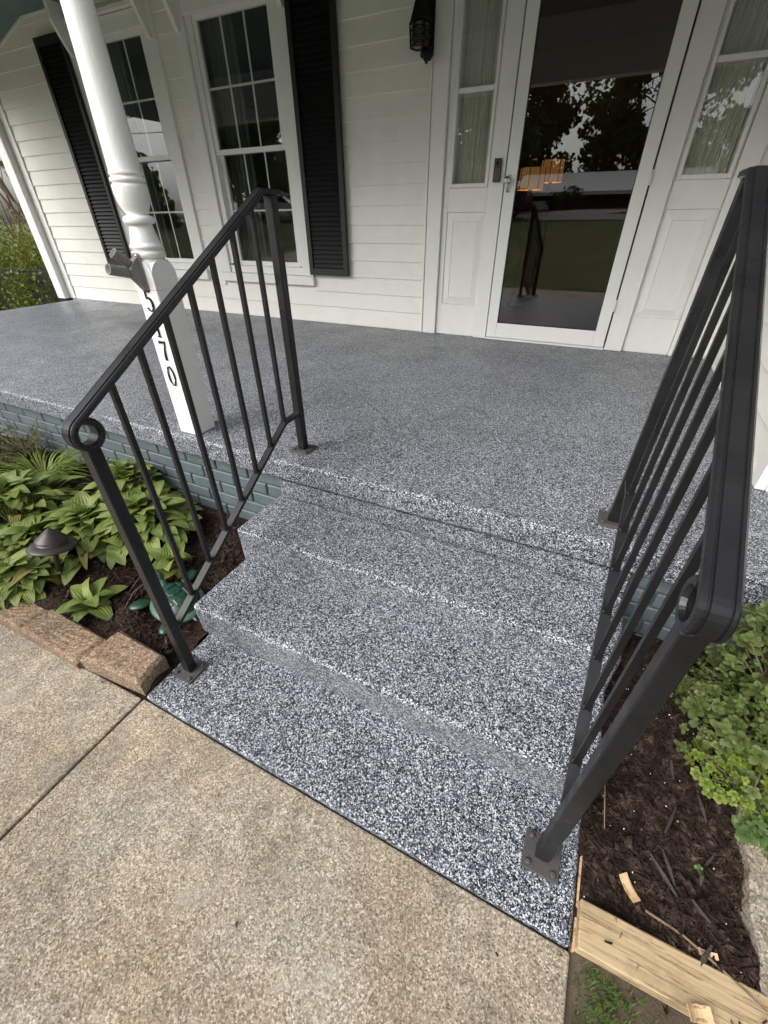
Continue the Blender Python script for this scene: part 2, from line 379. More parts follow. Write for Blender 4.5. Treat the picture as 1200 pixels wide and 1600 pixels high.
# ================================================================== PORCH
Z3, YS, YW = .459, 1.187, 3.634
porch = thing('porch', 'concrete porch with steps coated in black white and grey flakes', 'porch', (0, 0, 0))
MB().bbox((-6.12, YS, .365), (1.7, YW+.02, Z3), .014, 3).build('slab', FLAKE, porch)
MB().bbox((-1.058, .345, -.11), (.262, .66, 0), .010, 3).build('pad', FLAKE, porch)
st = MB().bbox((-1.094, .6275, -.1), (.264, .96, .1403), .014, 3)
st.v = [(x, y - (.008 if z > .07 and y < .8 else 0)+.004, z) for x, y, z in st.v]
st.build('step', FLAKE, porch)
st = MB().bbox((-1.107, .9138, -.1), (.267, 1.1865, .2847), .014, 3)
st.v = [(x, y - (.008 if z > .2 and y < 1.0 else 0)+.004, z) for x, y, z in st.v]
st.build('step', FLAKE, porch)
MB().box((-1.105, 1.201, .2), (.265, 1.2265, .353)).build('riser', FLAKE, porch)
# sealant line in the gap between pad and walkway
MB().box((-1.05, .341, -.1), (.26, .3445, -.022)).build('joint_seal', mat('joint_black', (.02, .02, .02), .8), porch)
# painted brick foundation
fnd = MB().box((-6.05, 1.227, -.2), (1.66, YW, .3645)).build('foundation_wall', MORTAR, porch)
bz = .3645-.006
row = 0
while bz > -.02:
    h = .057; L_ = .195; x = -5.2 + (row % 2)*.1
    while x < 1.6:
        if not (-1.10 < x and x+L_ < .26) and x+L_ > -4.4:
            w = L_-.008
            j = random.uniform(-.0015, .0015)
            MB().bbox((x, 1.216+j, bz-h), (x+w, 1.24, bz+random.uniform(-.001, .001)), .004, 1).build('brick', BRICK, fnd)
        x += L_
    bz -= h+.0085; row += 1
# form board left beside the pad
MB().box((.2655, .345, -.05), (.2705, .60, -.006)).build('form_strip', CHIPW, None, label='thin weathered wood strip along the right edge of the bottom step', cat='wood strip')

# ================================================================== HOUSE
house = thing('house', 'white clapboard house front with black shutters and glass storm door', 'house', (0, 0, 0))
def clap(p0, p1, out, z0, n, pitch, cuts=(), top=9):
    """clapboards between base points p0 and p1; cuts = [(s0,s1,z0,z1)] openings"""
    p0 = Vector((*p0, 0)); p1 = Vector((*p1, 0)); d = (p1-p0); Lg = d.length; d.normalize(); out = Vector((*out, 0))
    for k in range(n):
        za, zb = z0+k*pitch, min(top, z0+(k+1)*pitch)
        if zb-za < .02: continue
        segs = [(0, Lg)]
        for (a, b, c0, c1) in cuts:
            if c1 <= za+.03 or c0 >= zb-.03: continue
            ns_ = []
            for (s0, s1) in segs:
                if a > s0: ns_.append((s0, min(a, s1)))
                if b < s1: ns_.append((max(b, s0), s1))
            segs = [q for q in ns_ if q[1]-q[0] > .02]
        cutsegs = []
        for (s0, s1) in segs:
            if s1-s0 > 2.2:
                m_ = random.uniform(s0+.5, s1-.5); cutsegs += [(s0, m_-.0008), (m_+.0008, s1)]
            else: cutsegs.append((s0, s1))
        for (s0, s1) in cutsegs:
            jz = random.uniform(-.0012, .0012)
            vs = []
            for s_ in (s0, s1):
                q = p0+d*s_
                for (o_, z) in ((0, za+jz), (.013, za+jz), (.0145, za+.004+jz), (.004, zb+.012), (0, zb+.012)):
                    vs.append(q+out*o_+Vector((0, 0, z)))
            MB().add(vs, [(0,1,6,5),(1,2,7,6),(2,3,8,7),(3,4,9,8),(4,0,5,9),(0,4,3,2,1),(5,6,7,8,9)]).build('siding_board', SIDING, house)
# window data: centre x, opening half width
WIN = [(-4.33, .335), (-3.035, .335)]
zB = .463
cutsA = [(c-.545+6.18, c+.545+6.18, .77, 2.70) for c, h in WIN]
clap((-6.18, YW+.004), (-1.43, YW+.004), (0, -1), zB+.012, 19, .125, cutsA, 2.775)
clap((.545, YW+.004), (.72, YW+.004), (0, -1), zB+.012, 19, .125, (), 2.775)
clap((.716, 3.63), (.660, 1.80), (-.9995, .03), zB+.012, 19, .125, (), 2.775)
clap((.735, 1.775), (2.6, 1.775), (0, -1), zB+.012, 19, .125, (), 2.775)
# starter strips along the floor
MB().bbox((-6.18, YW-.014, Z3+.001), (-1.432, YW+.03, zB+.014), .002, 1).build('base_strip', TRIM, house)
MB().add([(.690,3.62,Z3+.001),(.634,1.84,Z3+.001),(.67,1.84,Z3+.001),(.73,3.62,Z3+.001),(.690,3.62,.474),(.634,1.84,.474),(.67,1.84,.474),(.73,3.62,.474)],
    [(0,3,2,1),(4,5,6,7),(0,1,5,4),(1,2,6,5),(2,3,7,6),(3,0,4,7)]).build('base_strip', TRIM, house)
# sheathing behind
def wallpiece(a, b): MB().box(a, b).build('wall', SIDING, house)
yw0, yw1 = YW+.005, YW+.13
for (x0, x1, z0, z1) in ((-6.3,-4.875,.3,3.1), (-3.785,-3.58,.3,3.1), (-2.49,-1.31,.3,3.1), (.53,.9,.3,3.1),
                         (-4.875,-3.785,.3,.80), (-4.875,-3.785,2.64,3.1), (-3.58,-2.49,.3,.80), (-3.58,-2.49,2.64,3.1), (-1.31,.53,2.66,3.1)):
    wallpiece((x0, yw0, z0), (x1, yw1, z1))
MB().add([(.722,3.63,.3),(.666,1.79,.3),(2.7,1.79,.3),(2.7,3.63,.3),(.722,3.63,3.1),(.666,1.79,3.1),(2.7,1.79,3.1),(2.7,3.63,3.1)],
    [(0,3,2,1),(4,5,6,7),(0,1,5,4),(1,2,6,5),(2,3,7,6),(3,0,4,7)]).build('wing_wall', SIDING, house)
MB().box((-6.44, YW+.14, .0), (-6.30, 11, 3.0)).build('side_wall', SIDING, house)
# corner boards
MB().bbox((-6.29, YW-.022, Z3+.001), (-6.185, YW+.05, 2.72), .003, 1).build('corner_board', TRIM, house)
MB().bbox((-6.44, YW-.09, Z3+.001), (-6.292, YW+.13, 2.66), .004, 1).build('corner_post', TRIM, house)
MB().bbox((.628, 1.745, Z3+.001), (.66, 1.835, 2.77), .003, 1).build('corner_board', TRIM, house)
MB().bbox((.661, 1.738, Z3+.001), (.75, 1.772, 2.77), .003, 1).build('corner_board', TRIM, house)
MB().bbox((.70, YW-.035, Z3+.001), (.72, YW-.012, 2.77), .003, 1).build('corner_bead', TRIM, house)

# ---- windows
def window(cx, h):
    w = obj('window', None, house)
    zs0, zs1 = .845, .94         # sill / bottom
    zt = 2.515
    # casing, proud of the siding
    MB().bbox((cx-.545, YW-.030, .845), (cx-h-.10, YW+.03, 2.65), .003, 1).build('casing', TRIM, w)
    MB().bbox((cx+h+.10, YW-.030, .845), (cx+.545, YW+.03, 2.65), .003, 1).build('casing', TRIM, w)
    MB().bbox((cx-h-.10, YW-.028, zt+.03), (cx+h+.10, YW+.03, 2.648), .003, 1).build('head_casing', TRIM, w)
    MB().bbox((cx-.56, YW-.06, 2.652), (cx+.56, YW+.02, 2.685), .004, 1).build('head_cap', TRIM, w)
    # jamb liner stepping in
    for sgn in (-1, 1):
        a, b = sorted((cx+sgn*(h+.042), cx+sgn*(h+.098)))
        MB().bbox((a, YW-.006, .92), (b, YW+.08, zt+.03), .002, 1).build('jamb', TRIM, w)
    MB().bbox((cx-h-.098, YW-.012, .845), (cx+h+.098, YW+.09, .905), .004, 1).build('sill', TRIM, w)
    MB().bbox((cx-.555, YW-.045, .768), (cx+.555, YW+.02, .843), .004, 1).build('apron', TRIM, w)
    # sashes: upper outside, lower inside
    def sash(z0, z1, y0, mr):
        s_ = obj('sash', None, w)
        m_ = MB()
        m_.bbox((cx-h-.04, y0, z0), (cx-h, y0+.03, z1), .002, 1).bbox((cx+h, y0, z0), (cx+h+.04, y0+.03, z1), .002, 1)
        m_.bbox((cx-h, y0+.001, z1-.035), (cx+h, y0+.031, z1), .002, 1).bbox((cx-h, y0+.001, z0), (cx+h, y0+.031, z0+.035), .002, 1)
        s_.data = m_.mesh('sash', TRIM)
        mm = bpy.data.objects
        # sash is a mesh object with its muntins and pane beneath
        return s_
    for (z0, z1, y0) in ((1.728, zt+.03, YW+.008), (.905, 1.765, YW+.044)):
        m_ = MB()
        m_.bbox((cx-h-.041, y0, z0), (cx-h, y0+.03, z1), .002, 1).bbox((cx+h, y0, z0), (cx+h+.041, y0+.03, z1), .002, 1)
        m_.bbox((cx-h, y0+.001, z1-.033), (cx+h, y0+.031, z1), .002, 1).bbox((cx-h, y0+.001, z0), (cx+h, y0+.031, z0+.035), .002, 1)
        m_.build('sash', TRIM, w)
        gz0, gz1 = z0+.035, z1-.033
        MB().box((cx-h, y0+.009, gz0), (cx+h, y0+.013, gz1)).build('pane', GLASS, w)
        for q in (-1, 1):
            MB().box((cx+q*h/3-.007, y0+.0145, gz0), (cx+q*h/3+.007, y0+.020, gz1)).build('muntin', TRIM, w)
        zc = (gz0+gz1)/2
        MB().box((cx-h, y0+.015, zc-.007), (cx+h, y0+.0195, zc+.007)).build('muntin', TRIM, w)
    # curtain edge inside
    c_ = MB(); n_ = 40
    for sgn in (-1,):
        xs = [cx+sgn*(h+.06)-sgn*.30*i/n_ for i in range(n_+1)]
        vs = []
        for i, x in enumerate(xs):
            yy = YW+.16+.018*math.sin(i*1.1)
            vs += [(x, yy, .86), (x-.03*sgn*math.sin(i*.3), yy, 2.6)]
        c_.add(vs, [(2*i, 2*i+2, 2*i+3, 2*i+1) for i in range(n_)], True)
    c_.build('curtain', mat('dark_curtain', (.10, .105, .095), .95) if 'dark_curtain' not in bpy.data.materials else bpy.data.materials['dark_curtain'], w)
    # brackets under the eave board, one each side
    for sx in (cx-.49, cx+.49):
        MB().prism([(YW-.030, 2.46), (YW-.05, 2.46), (YW-.15, 2.66), (YW-.15, 2.775), (YW-.030, 2.775)], sx-.018, sx+.018, 'x').build('bracket', TRIM, w)
for c, h in WIN: window(c, h)

# ---- shutters
def shutter(x0, x1, z0, z1):
    s_ = MB()
    yF, yB = YW-.062, YW-.032
    sw = .042
    s_.bbox((x0, yF, z0), (x0+sw, yB, z1), .002, 1).bbox((x1-sw, yF, z0), (x1, yB, z1), .002, 1)
    s_.bbox((x0+sw, yF+.0005, z0), (x1-sw, yB, z0+.055), .002, 1).bbox((x0+sw, yF+.0005, z1-.06), (x1-sw, yB, z1), .002, 1)
    s_.box((x0+sw, yB-.004, z0+.05), (x1-sw, yB-.001, z1-.05))
    sh = s_.build('shutter', SHUT, house)
    z = z0+.062; me = None
    while z < z1-.09:
        if me is None:
            me = MB().add([(-(x1-x0)/2+sw, -.012, 0), (-(x1-x0)/2+sw, -.006, -.0), (-(x1-x0)/2+sw, .012, .028), (-(x1-x0)/2+sw, .006, .031),
                           ((x1-x0)/2-sw, -.012, 0), ((x1-x0)/2-sw, -.006, -.0), ((x1-x0)/2-sw, .012, .028), ((x1-x0)/2-sw, .006, .031)],
                          [(0,4,7,3),(1,2,6,5),(0,1,5,4),(3,7,6,2),(0,3,2,1),(4,5,6,7)]).mesh('slat', SHUT)
        obj('slat', me, sh, ((x0+x1)/2, (yF+yB)/2+.002, z)); z += .0335
shutter(-2.500, -2.106, .858, 2.62)
shutter(-5.265, -4.868, .858, 2.62)

# ---- door surround
def rect(name, x0, x1, z0, z1, y0, y1, m=TRIM, par=None, bev=.003):
    return MB().bbox((x0, y0, z0), (x1, y1, z1), bev, 1).build(name, m, par or house)
zf = Z3+.001
MB().bbox((-1.428, YW-.040, zf), (-1.412, YW+.02, 2.77), .003, 1).build('edge_bead', TRIM, house)
rect('door_casing', -1.410, -1.300, zf, 2.66, YW-.032, YW+.08)
rect('door_casing', .443, .542, zf, 2.66, YW-.032, YW+.08)
rect('head_casing', -1.41, .542, 2.661, 2.775, YW-.034, YW+.08)
def sidelight(x0, x1, gx0, gx1):
    s_ = obj('sidelight', None, house)
    y0 = YW-.004
    rect('stile', x0, gx0-.022, zf, 2.66, y0, y0+.05, TRIM, s_)
    rect('stile', gx1+.022, x1, zf, 2.66, y0, y0+.05, TRIM, s_)
    # lower raised panel: recessed field + raised centre
    rect('rail', gx0-.022, gx1+.022, zf, .690, y0+.0005, y0+.05, TRIM, s_, .001)
    rect('rail', gx0-.022, gx1+.022, 1.300, 1.44, y0+.0005, y0+.05, TRIM, s_, .001)
    rect('panel', gx0-.0215, gx1+.0215, .691, 1.299, y0+.010, y0+.05, TRIM, s_, .001)
    MB().add([(gx0-.018,y0+.0098,.696),(gx1+.018,y0+.0098,.696),(gx1+.018,y0+.0098,1.294),(gx0-.018,y0+.0098,1.294),
              (gx0+.028,y0-.003,.745),(gx1-.028,y0-.003,.745),(gx1-.028,y0-.003,1.245),(gx0+.028,y0-.003,1.245),
              (gx0+.031,y0+.001,.748),(gx1-.031,y0+.001,.748),(gx1-.031,y0+.001,1.242),(gx0+.031,y0+.001,1.242)],
             [(0,1,5,4),(1,2,6,5),(2,3,7,6),(3,0,4,7),(4,5,9,8),(5,6,10,9),(6,7,11,10),(7,4,8,11),(8,9,10,11)]).build('raised_panel', TRIM, s_)
    # glazing frame
    fr = MB(); 
    fr.bbox((gx0-.022, y0-.008, 1.441), (gx0, y0+.045, 2.66), .003, 1).bbox((gx1, y0-.008, 1.441), (gx1+.022, y0+.045, 2.66), .003, 1)
    fr.bbox((gx0, y0-.0075, 1.441), (gx1, y0+.045, 1.466), .003, 1)
    fr.build('glazing_bead', TRIM, s_)
    for z in (1.944, 2.42): rect('muntin', gx0, gx1, z-.013, z+.013, y0+.002, y0+.04, TRIM, s_, .004)
    MB().box((gx0, y0+.016, 1.466), (gx1, y0+.020, 2.66)).build('pane', GLASS, s_)
    c_ = MB(); nn = 150; vs = []
    for i in range(nn+1):
        x = gx0-.02+(gx1-gx0+.04)*i/nn
        yy = y0+.075+.010*math.sin(i*.75)+.006*math.sin(i*.31+2)+.004*math.sin(i*1.9)
        vs += [(x, yy, 1.40), (x+.004*math.sin(i*.2), yy, 2.66)]
    c_.add(vs, [(2*i, 2*i+2, 2*i+3, 2*i+1) for i in range(nn)], True)
    c_.build('curtain', CURTAIN, s_)
sidelight(-1.298, -.966, -1.238, -1.000)
sidelight(.147, .441, .181, .413)
rect('door_jamb', -.964, -.862, zf, 2.66, YW-.030, YW+.1)
rect('door_jamb', .030, .145, zf, 2.66, YW-.030, YW+.1)
rect('threshold', -.86, .028, zf, zf+.014, YW-.045, YW+.1, CASE_D)
storm = obj('storm_door', None, house)
ys0, ys1 = YW-.044, YW-.012
fr = MB()
fr.bbox((-.852, ys0, .478), (-.776, ys1, 2.62), .004, 2).bbox((-.056, ys0, .478), (.020, ys1, 2.62), .004, 2)
fr.bbox((-.776, ys0+.0005, .478), (-.056, ys1, .585), .004, 2).bbox((-.776, ys0+.0005, 2.54), (-.056, ys1, 2.62), .004, 2)
fr.build('door_frame', CASE_D, storm)
MB().box((-.776, ys0+.012, .585), (-.056, ys0+.016, 2.54)).build('glass_pane', GLASS, storm)
gk = MB().box((-.776, ys0+.003, .585), (-.771, ys0+.011, 2.54)).box((-.061, ys0+.003, .585), (-.056, ys0+.011, 2.54)).box((-.771, ys0+.0035, .585), (-.061, ys0+.0105, .590))
gk.build('gasket', mat('gasket', (.02, .02, .02), .6), storm)
hd = MB(); hd.bbox((-.838, ys0-.006, 1.405), (-.812, ys0-.0005, 1.50), .003, 1)
hd.build('handle_plate', CHROME, storm)
kb = MB(); kb.lathe([(.009, 0), (.009, .02), (.020, .028), (.024, .038), (.020, .048), (.008, .053)], n=16)
kb.build('door_knob', CHROME, storm, loc=(-.826, ys0-.006, 1.472), rot=(PI/2, 0, 0))
MB().bbox((-.835, ys0-.02, 1.412), (-.815, ys0-.0065, 1.44), .003, 1).build('lock_case', CHROME, storm)
for z in (.72, 1.42, 2.3):
    MB().tube([(.0245, ys0-.004, z), (.0245, ys0-.004, z+.075)], .0055, 8).build('hinge', CASE_D, storm)
# interior, dim room behind the glass
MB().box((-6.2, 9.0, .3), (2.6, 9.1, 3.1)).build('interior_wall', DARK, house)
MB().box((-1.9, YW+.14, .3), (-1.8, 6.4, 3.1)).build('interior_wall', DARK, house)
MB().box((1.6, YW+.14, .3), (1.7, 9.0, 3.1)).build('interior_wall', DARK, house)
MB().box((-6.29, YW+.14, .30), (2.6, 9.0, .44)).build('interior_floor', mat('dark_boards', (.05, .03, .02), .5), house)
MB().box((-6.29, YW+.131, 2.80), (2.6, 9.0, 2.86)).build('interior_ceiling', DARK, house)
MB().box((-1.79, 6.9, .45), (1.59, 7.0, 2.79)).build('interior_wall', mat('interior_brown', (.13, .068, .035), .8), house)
# ceiling, beam and roof
MB().prism([(-5.36, 2.776), (2.7, 2.776), (2.7, 2.84), (-5.36, 2.84)], 1.0, YW+.02, 'y').build('ceiling', CEIL, house)
MB().prism([(-5.362, 2.776), (-5.362, 2.84), (-6.6, 2.50), (-6.6, 2.44)], 1.0, YW+.02, 'y').build('sloped_soffit', CEIL, house)
MB().prism([(-5.37, 2.758), (-5.37, 2.774), (-6.26, 2.534), (-6.26, 2.518)], YW-.03, YW-.012, 'y').build('soffit_molding', TRIM, house)
MB().bbox((-5.36, YW-.03, 2.757), (2.6, YW-.009, 2.775), .003, 1).build('ceiling_molding', TRIM, house)
MB().bbox((-6.45, 1.215, 2.33), (2.6, 1.345, 2.775), .004, 1).build('porch_beam', TRIM, house)
MB().bbox((-6.5, .85, 2.842), (2.75, .99, 3.02), .004, 1).build('fascia', TRIM, house)
MB().prism([(.8, 2.95), (.8, 3.03), (7, 5.2), (12.0, 3.4), (12.0, 3.30)], -6.8, 3.0, 'x').build('roof', mat('roof_shingle', (.07, .065, .06), .95), house)

# ================================================================== PORCH POST
post = thing('porch_post', 'white turned porch post with square base carrying black house numbers', 'post', (-1.622, 1.277, Z3))
w = .0555
pb = MB().bbox((-w, -w, .001), (w, w, .60), .003, 1)
# rounded shoulders at the top of the square block
zt, zr = .655, .704
def sh(k, q): return [(-w+.003, q*(w-.002)), ]
for ax in (0, 1):
    for q in (-1, 1):
        pl = [(-w, .6001)]+[(w, .6001)]+[(w*math.cos(a), .645+.052*math.sin(a)) for a in [PI*i/12 for i in range(13)]]
        pb.prism(pl, q*w*.997, q*w*.60, 'y' if ax == 0 else 'x')
pb.lathe([(.0525, .6002), (.0525, .70)], n=28)
pb.build('base_block', POSTP, post)
pr = [(.050, .700), (.058, .706), (.0595, .714), (.058, .722), (.049, .726), (.049, .730), (.0565, .733), (.058, .738), (.0555, .744), (.051, .748),
      (.0505, .752), (.046, .772), (.041, .795), (.039, .806), (.0485, .808), (.052, .812), (.0535, .819), (.052, .826), (.047, .831), (.038, .833),
      (.0375, .838), (.043, .848), (.050, .862), (.055, .880), (.0575, .898), (.0575, .912), (.056, .921), (.0515, .923), (.0515, .926),
      (.0565, .928), (.0575, .934), (.0555, .940), (.0515, .942), (.0515, .945), (.0545, .947), (.0555, .952), (.053, .957), (.0520, .960),
      (.0515, 1.0), (.0495, 1.10), (.046, 1.22), (.044, 1.36), (.042, 1.52), (.041, 1.70), (.040, 1.83), (.05, 1.845), (.055, 1.855), (.055, 1.869)]
MB().lathe(pr, n=40).build('shaft', POSTP, post)
def stroke(pts, ws):
    """flat numeral stroke in the xz plane, extruded in y"""
    n = len(pts); Lf, Rt = [], []
    for i, (x, z) in enumerate(pts):
        a = pts[max(0, i-1)]; b = pts[min(n-1, i+1)]
        tx, tz = b[0]-a[0], b[1]-a[1]; l_ = math.hypot(tx, tz) or 1; nx, nz = -tz/l_, tx/l_
        w_ = ws[i] if isinstance(ws, list) else ws
        Lf.append((x+nx*w_/2, z+nz*w_/2)); Rt.append((x-nx*w_/2, z-nz*w_/2))
    vs = [(x, y, z) for y in (0, -.004) for side in (Lf, Rt) for (x, z) in side]
    A = lambda lay, sd, i: lay*2*n+sd*n+i
    fs = []
    for i in range(n-1):
        fs += [(A(1,0,i),A(1,1,i),A(1,1,i+1),A(1,0,i+1)), (A(0,0,i),A(0,0,i+1),A(0,1,i+1),A(0,1,i)),
               (A(0,0,i),A(1,0,i),A(1,0,i+1),A(0,0,i+1)), (A(0,1,i),A(0,1,i+1),A(1,1,i+1),A(1,1,i))]
    fs += [(A(0,0,0),A(0,1,0),A(1,1,0),A(1,0,0)), (A(0,0,n-1),A(1,0,n-1),A(1,1,n-1),A(0,1,n-1))]
    return vs, fs
def arc(cx, cz, rx, rz, a0, a1, n=14): return [(cx+rx*math.cos(math.radians(a0+(a1-a0)*i/n)), cz+rz*math.sin(math.radians(a0+(a1-a0)*i/n))) for i in range(n+1)]
dig = {
 '5': [([(-.010, .036), (-.013, .006)], .004), ([(-.0105, .034), (.002, .036), (.011, .034), (.015, .039)], [.004, .008, .009, .003]),
       (arc(-.003, -.013, .018, .024, 118, -150, 18), [.004, .005, .006, .0065, .007, .0075, .008, .008, .008, .0075, .007, .0065, .006, .005, .0045, .004, .004, .005, .007])],
 '1': [([(0, .038), (0, -.038)], [.009, .007]), ([(-.011, .026), (0, .037)], .004), ([(-.010, -.037), (.010, -.037)], .004)],
 '7': [([(-.017, .028), (-.015, .036), (.0, .034), (.017, .037)], [.004, .008, .009, .006]), ([(.016, .036), (.004, .004), (.0, -.020), (.0, -.038)], [.003, .006, .009, .0105])],
 '0': [(arc(0, 0, .017, .040, 0, 360, 28), [.0065-.003*abs(math.sin(2*PI*i/28)) for i in range(29)])]}
for ch, z in (('5', 1.020), ('1', .925), ('7', .832), ('0', .728)):
    m_ = MB()
    for pts, ws in dig[ch]: m_.add(*stroke(pts, ws))
    for k, v in enumerate(m_.v): m_.v[k] = (v[0], v[1]-.0004*(k % 7), v[2])
    m_.build('numeral', BLACKM, post, loc=(.001, -w-.0006, z-Z3), rot=(0, 0, 0))

# flag holder on the post
fh = thing('flag_holder', 'grey metal two socket flag pole bracket screwed to the white porch post', 'flag holder', (-1.622, 1.277-w-.001, 1.115))
MB().bbox((-.020, -.006, -.060), (.020, 0, .065), .003, 1).build('back_plate', GREYM, fh)
def socket(base, tip, r):
    b, t = Vector(base), Vector(tip); d = (t-b).normalized()
    m_ = MB(); L_ = (t-b).length
    # hollow cup: outer wall, lip, inner wall
    m_.lathe([(r*.8, 0), (r*.92, L_*.5), (r, L_*.97), (r, L_), (r*.82, L_), (r*.78, L_*.2), (.001, L_*.19)], n=18)
    q = d.to_track_quat('Z', 'Y').to_matrix().to_4x4(); q.translation = b
    m_.v = [tuple(q @ Vector(v)) for v in m_.v]; return m_
socket((-.002, -.022, -.004), (-.0125, -.118, .022), .0185).build('socket', GREYM, fh)
socket((-.002, -.016, .014), (-.014, -.078, .070), .0175).build('socket', GREYM, fh)
MB().prism([(0, -.055), (-.012, -.052), (-.048, -.006), (-.045, .018), (-.02, .045), (0, .055)], -.013, .013, 'x').build('web', GREYM, fh)
for z in (-.05, .055): MB().lathe([(.006, 0), (.006, .002), (.003, .004)], n=10).build('screw', CHROME, fh, loc=(.008, -.006, z), rot=(PI/2, 0, 0))

# ================================================================== RAILINGS
RAILP = [(-.021, -.006), (-.021, .003), (-.0175, .0065), (-.0135, .0065), (-.0125, .0045), (-.0105, .0045), (-.0095, .008), (.0095, .008), (.0105, .0045), (.0125, .0045), (.0135, .0065), (.0175, .0065), (.021, .003), (.021, -.006), (.014, -.009), (-.014, -.009)]
def railing(label, x0, x1, lean):
    t = thing('stair_railing', label, 'railing', (x0, .48, 0), group='iron railings beside the porch steps', rot=(0, lean, 0))
    dx = lambda y: (x1-x0)*(y-.48)/.83      # the rail runs very slightly out of square
    X = Vector((1, 0, 0))
    def loc(y, z): return (dx(y), y-.48, z)
    # handrail with volute
    path = [loc(1.345, 1.346), loc(1.262, 1.346)]
    c = (.487, .886); r = .0335
    th = math.atan(.553); nx, nz = -math.sin(th), math.cos(th)
    path.append(loc(c[0]+nx*r, c[1]+nz*r))
    a0 = math.atan2(nz, nx)
    for i in range(1, 25): 
        a = a0+math.radians(322)*i/24; rr = r-(.004*i/24)
        path.append(loc(c[0]+rr*math.cos(a), c[1]+rr*math.sin(a)))
    prof = RAILP
    m_ = MB()
    # insert the long straight run in a few pieces
    p2, p3 = Vector(path[1]), Vector(path[2])
    full = path[:2]+[tuple(p2.lerp(p3, k/6)) for k in range(1, 6)]+path[2:]
    m_.sweep(full, X, [(u, -w_) for u, w_ in prof])
    m_.build('handrail', IRON, t)
    # newels
    def newel(y, z0, z1, s=.016):
        cx = dx(y)
        return MB().bbox((cx-s, y-.48-s, z0), (cx+s, y-.48+s, z1), .0025, 1)
    newel(.484, .008, .851).build('newel_post', IRON, t); newel(1.312, Z3+.008, 1.338).build('newel_post', IRON, t)
    for (y, z) in ((.481, .0005), (1.315, Z3+.0005)):
        s = .043; cx = dx(y)
        pl = MB().bbox((cx-s, y-.48-s, z), (cx+s, y-.48+s, z+.0075), .0015, 1).build('base_plate', IRON2, t)
        for bx in (-1, 1):
            for by in (-1, 1):
                MB().lathe([(.0075, 0), (.0075, .004), (.004, .006)], c=(cx+bx*.029, y-.48+by*.029, z+.0076), n=6).build('bolt', IRON2, pl)
    # bottom bar
    bp = [loc(.499, .2165), loc(1.207, .626), loc(1.297, .626)]
    MB().sweep(bp, X, [(-.0125, -.006), (-.0125, .006), (.0125, .006), (.0125, -.006)]).build('bottom_bar', IRON, t)
    for i in range(7):
        y = .588+.103*i; s = .0066; cx = dx(y)
        zb_ = .2165+(y-.499)*.578; ztp = 1.346-(1.262-y)*.553-.006 if y < 1.262 else 1.338
        bl = MB().box((cx-s, y-.48-s, zb_+.004), (cx+s, y-.48+s, ztp))
        for q in (-1, 1): bl.tube([(cx+q*s*1.05, y-.48-s*1.1, zb_+.0015), (cx+q*s*1.05, y-.48, zb_+.0075), (cx+q*s*1.05, y-.48+s*1.1, zb_+.0115)], [.0022, .003, .002], 6)
        bl.build('baluster', IRON, t)
    return t
railing('black iron stair railing with scrolled end on the left side by the hosta bed', -.997, -1.040, 0)
railing('black iron stair railing nearest the camera on the right side by the shrub', .179, .168, .019)

# ================================================================== WALL LANTERN, DOORBELL, LAMPS
lan = thing('wall_lantern', 'black iron carriage lantern with pointed roof on the siding beside the door', 'lantern', (-1.455, YW-.155, 2.012))
def hexa(r, z): return [(r*math.cos(PI/3*i+.3), r*math.sin(PI/3*i+.3), z) for i in range(6)]
m_ = MB(); m_.lathe([(.075, .222), (.068, .234), (.048, .285), (.031, .335), (.019, .38), (.023, .39), (.010, .42), (.004, .45)], n=6, smooth=False)
m_.build('lantern_roof', BLACKM, lan)
m_ = MB()
for i in range(6):
    a, b = hexa(.063, 0)[i], hexa(.056, 0)[i]
    m_.tube([(a[0], a[1], .222), (b[0], b[1], .115)], .005, 6)
for k in range(6):
    for zz, r in ((.2, .062), (.165, .0595), (.13, .057), (.117, .0565)):
        a, b = hexa(r, zz)[k], hexa(r, zz)[(k+1) % 6]; m_.tube([a, b], .0032, 5)
    for zz in (.2, .165):
        a, b = hexa(.062, zz)[k], hexa(.058, zz-.035)[(k+1) % 6]; m_.tube([a, b], .0026, 5)
        a, b = hexa(.062, zz)[(k+1) % 6], hexa(.058, zz-.035)[k]; m_.tube([a, b], .0026, 5)
m_.build('cage', BLACKM, lan)
m_ = MB(); m_.lathe([(.052, .119), (.056, .218)], n=6, smooth=False); m_.build('lantern_glass', mat('amber_glass', (.10, .09, .07), .25), lan)
m_ = MB(); m_.bbox((-.045, .112, .10), (.045, .150, .36), .01, 2); m_.build('back_plate', BLACKM, lan)
m_ = MB(); m_.lathe([(.001, -.035), (.022, -.03), (.034, -.012), (.036, .004), (.028, .02), (.01, .03)], c=(.035, .045, .098), n=16); m_.build('boss', BLACKM, lan)
m_ = MB(); m_.tube([(0, .12, .13), (.01, .08, .07), (.03, .05, .06), (.03, .02, .085), (.01, .0, .115)], .008, 8); m_.build('arm', BLACKM, lan)

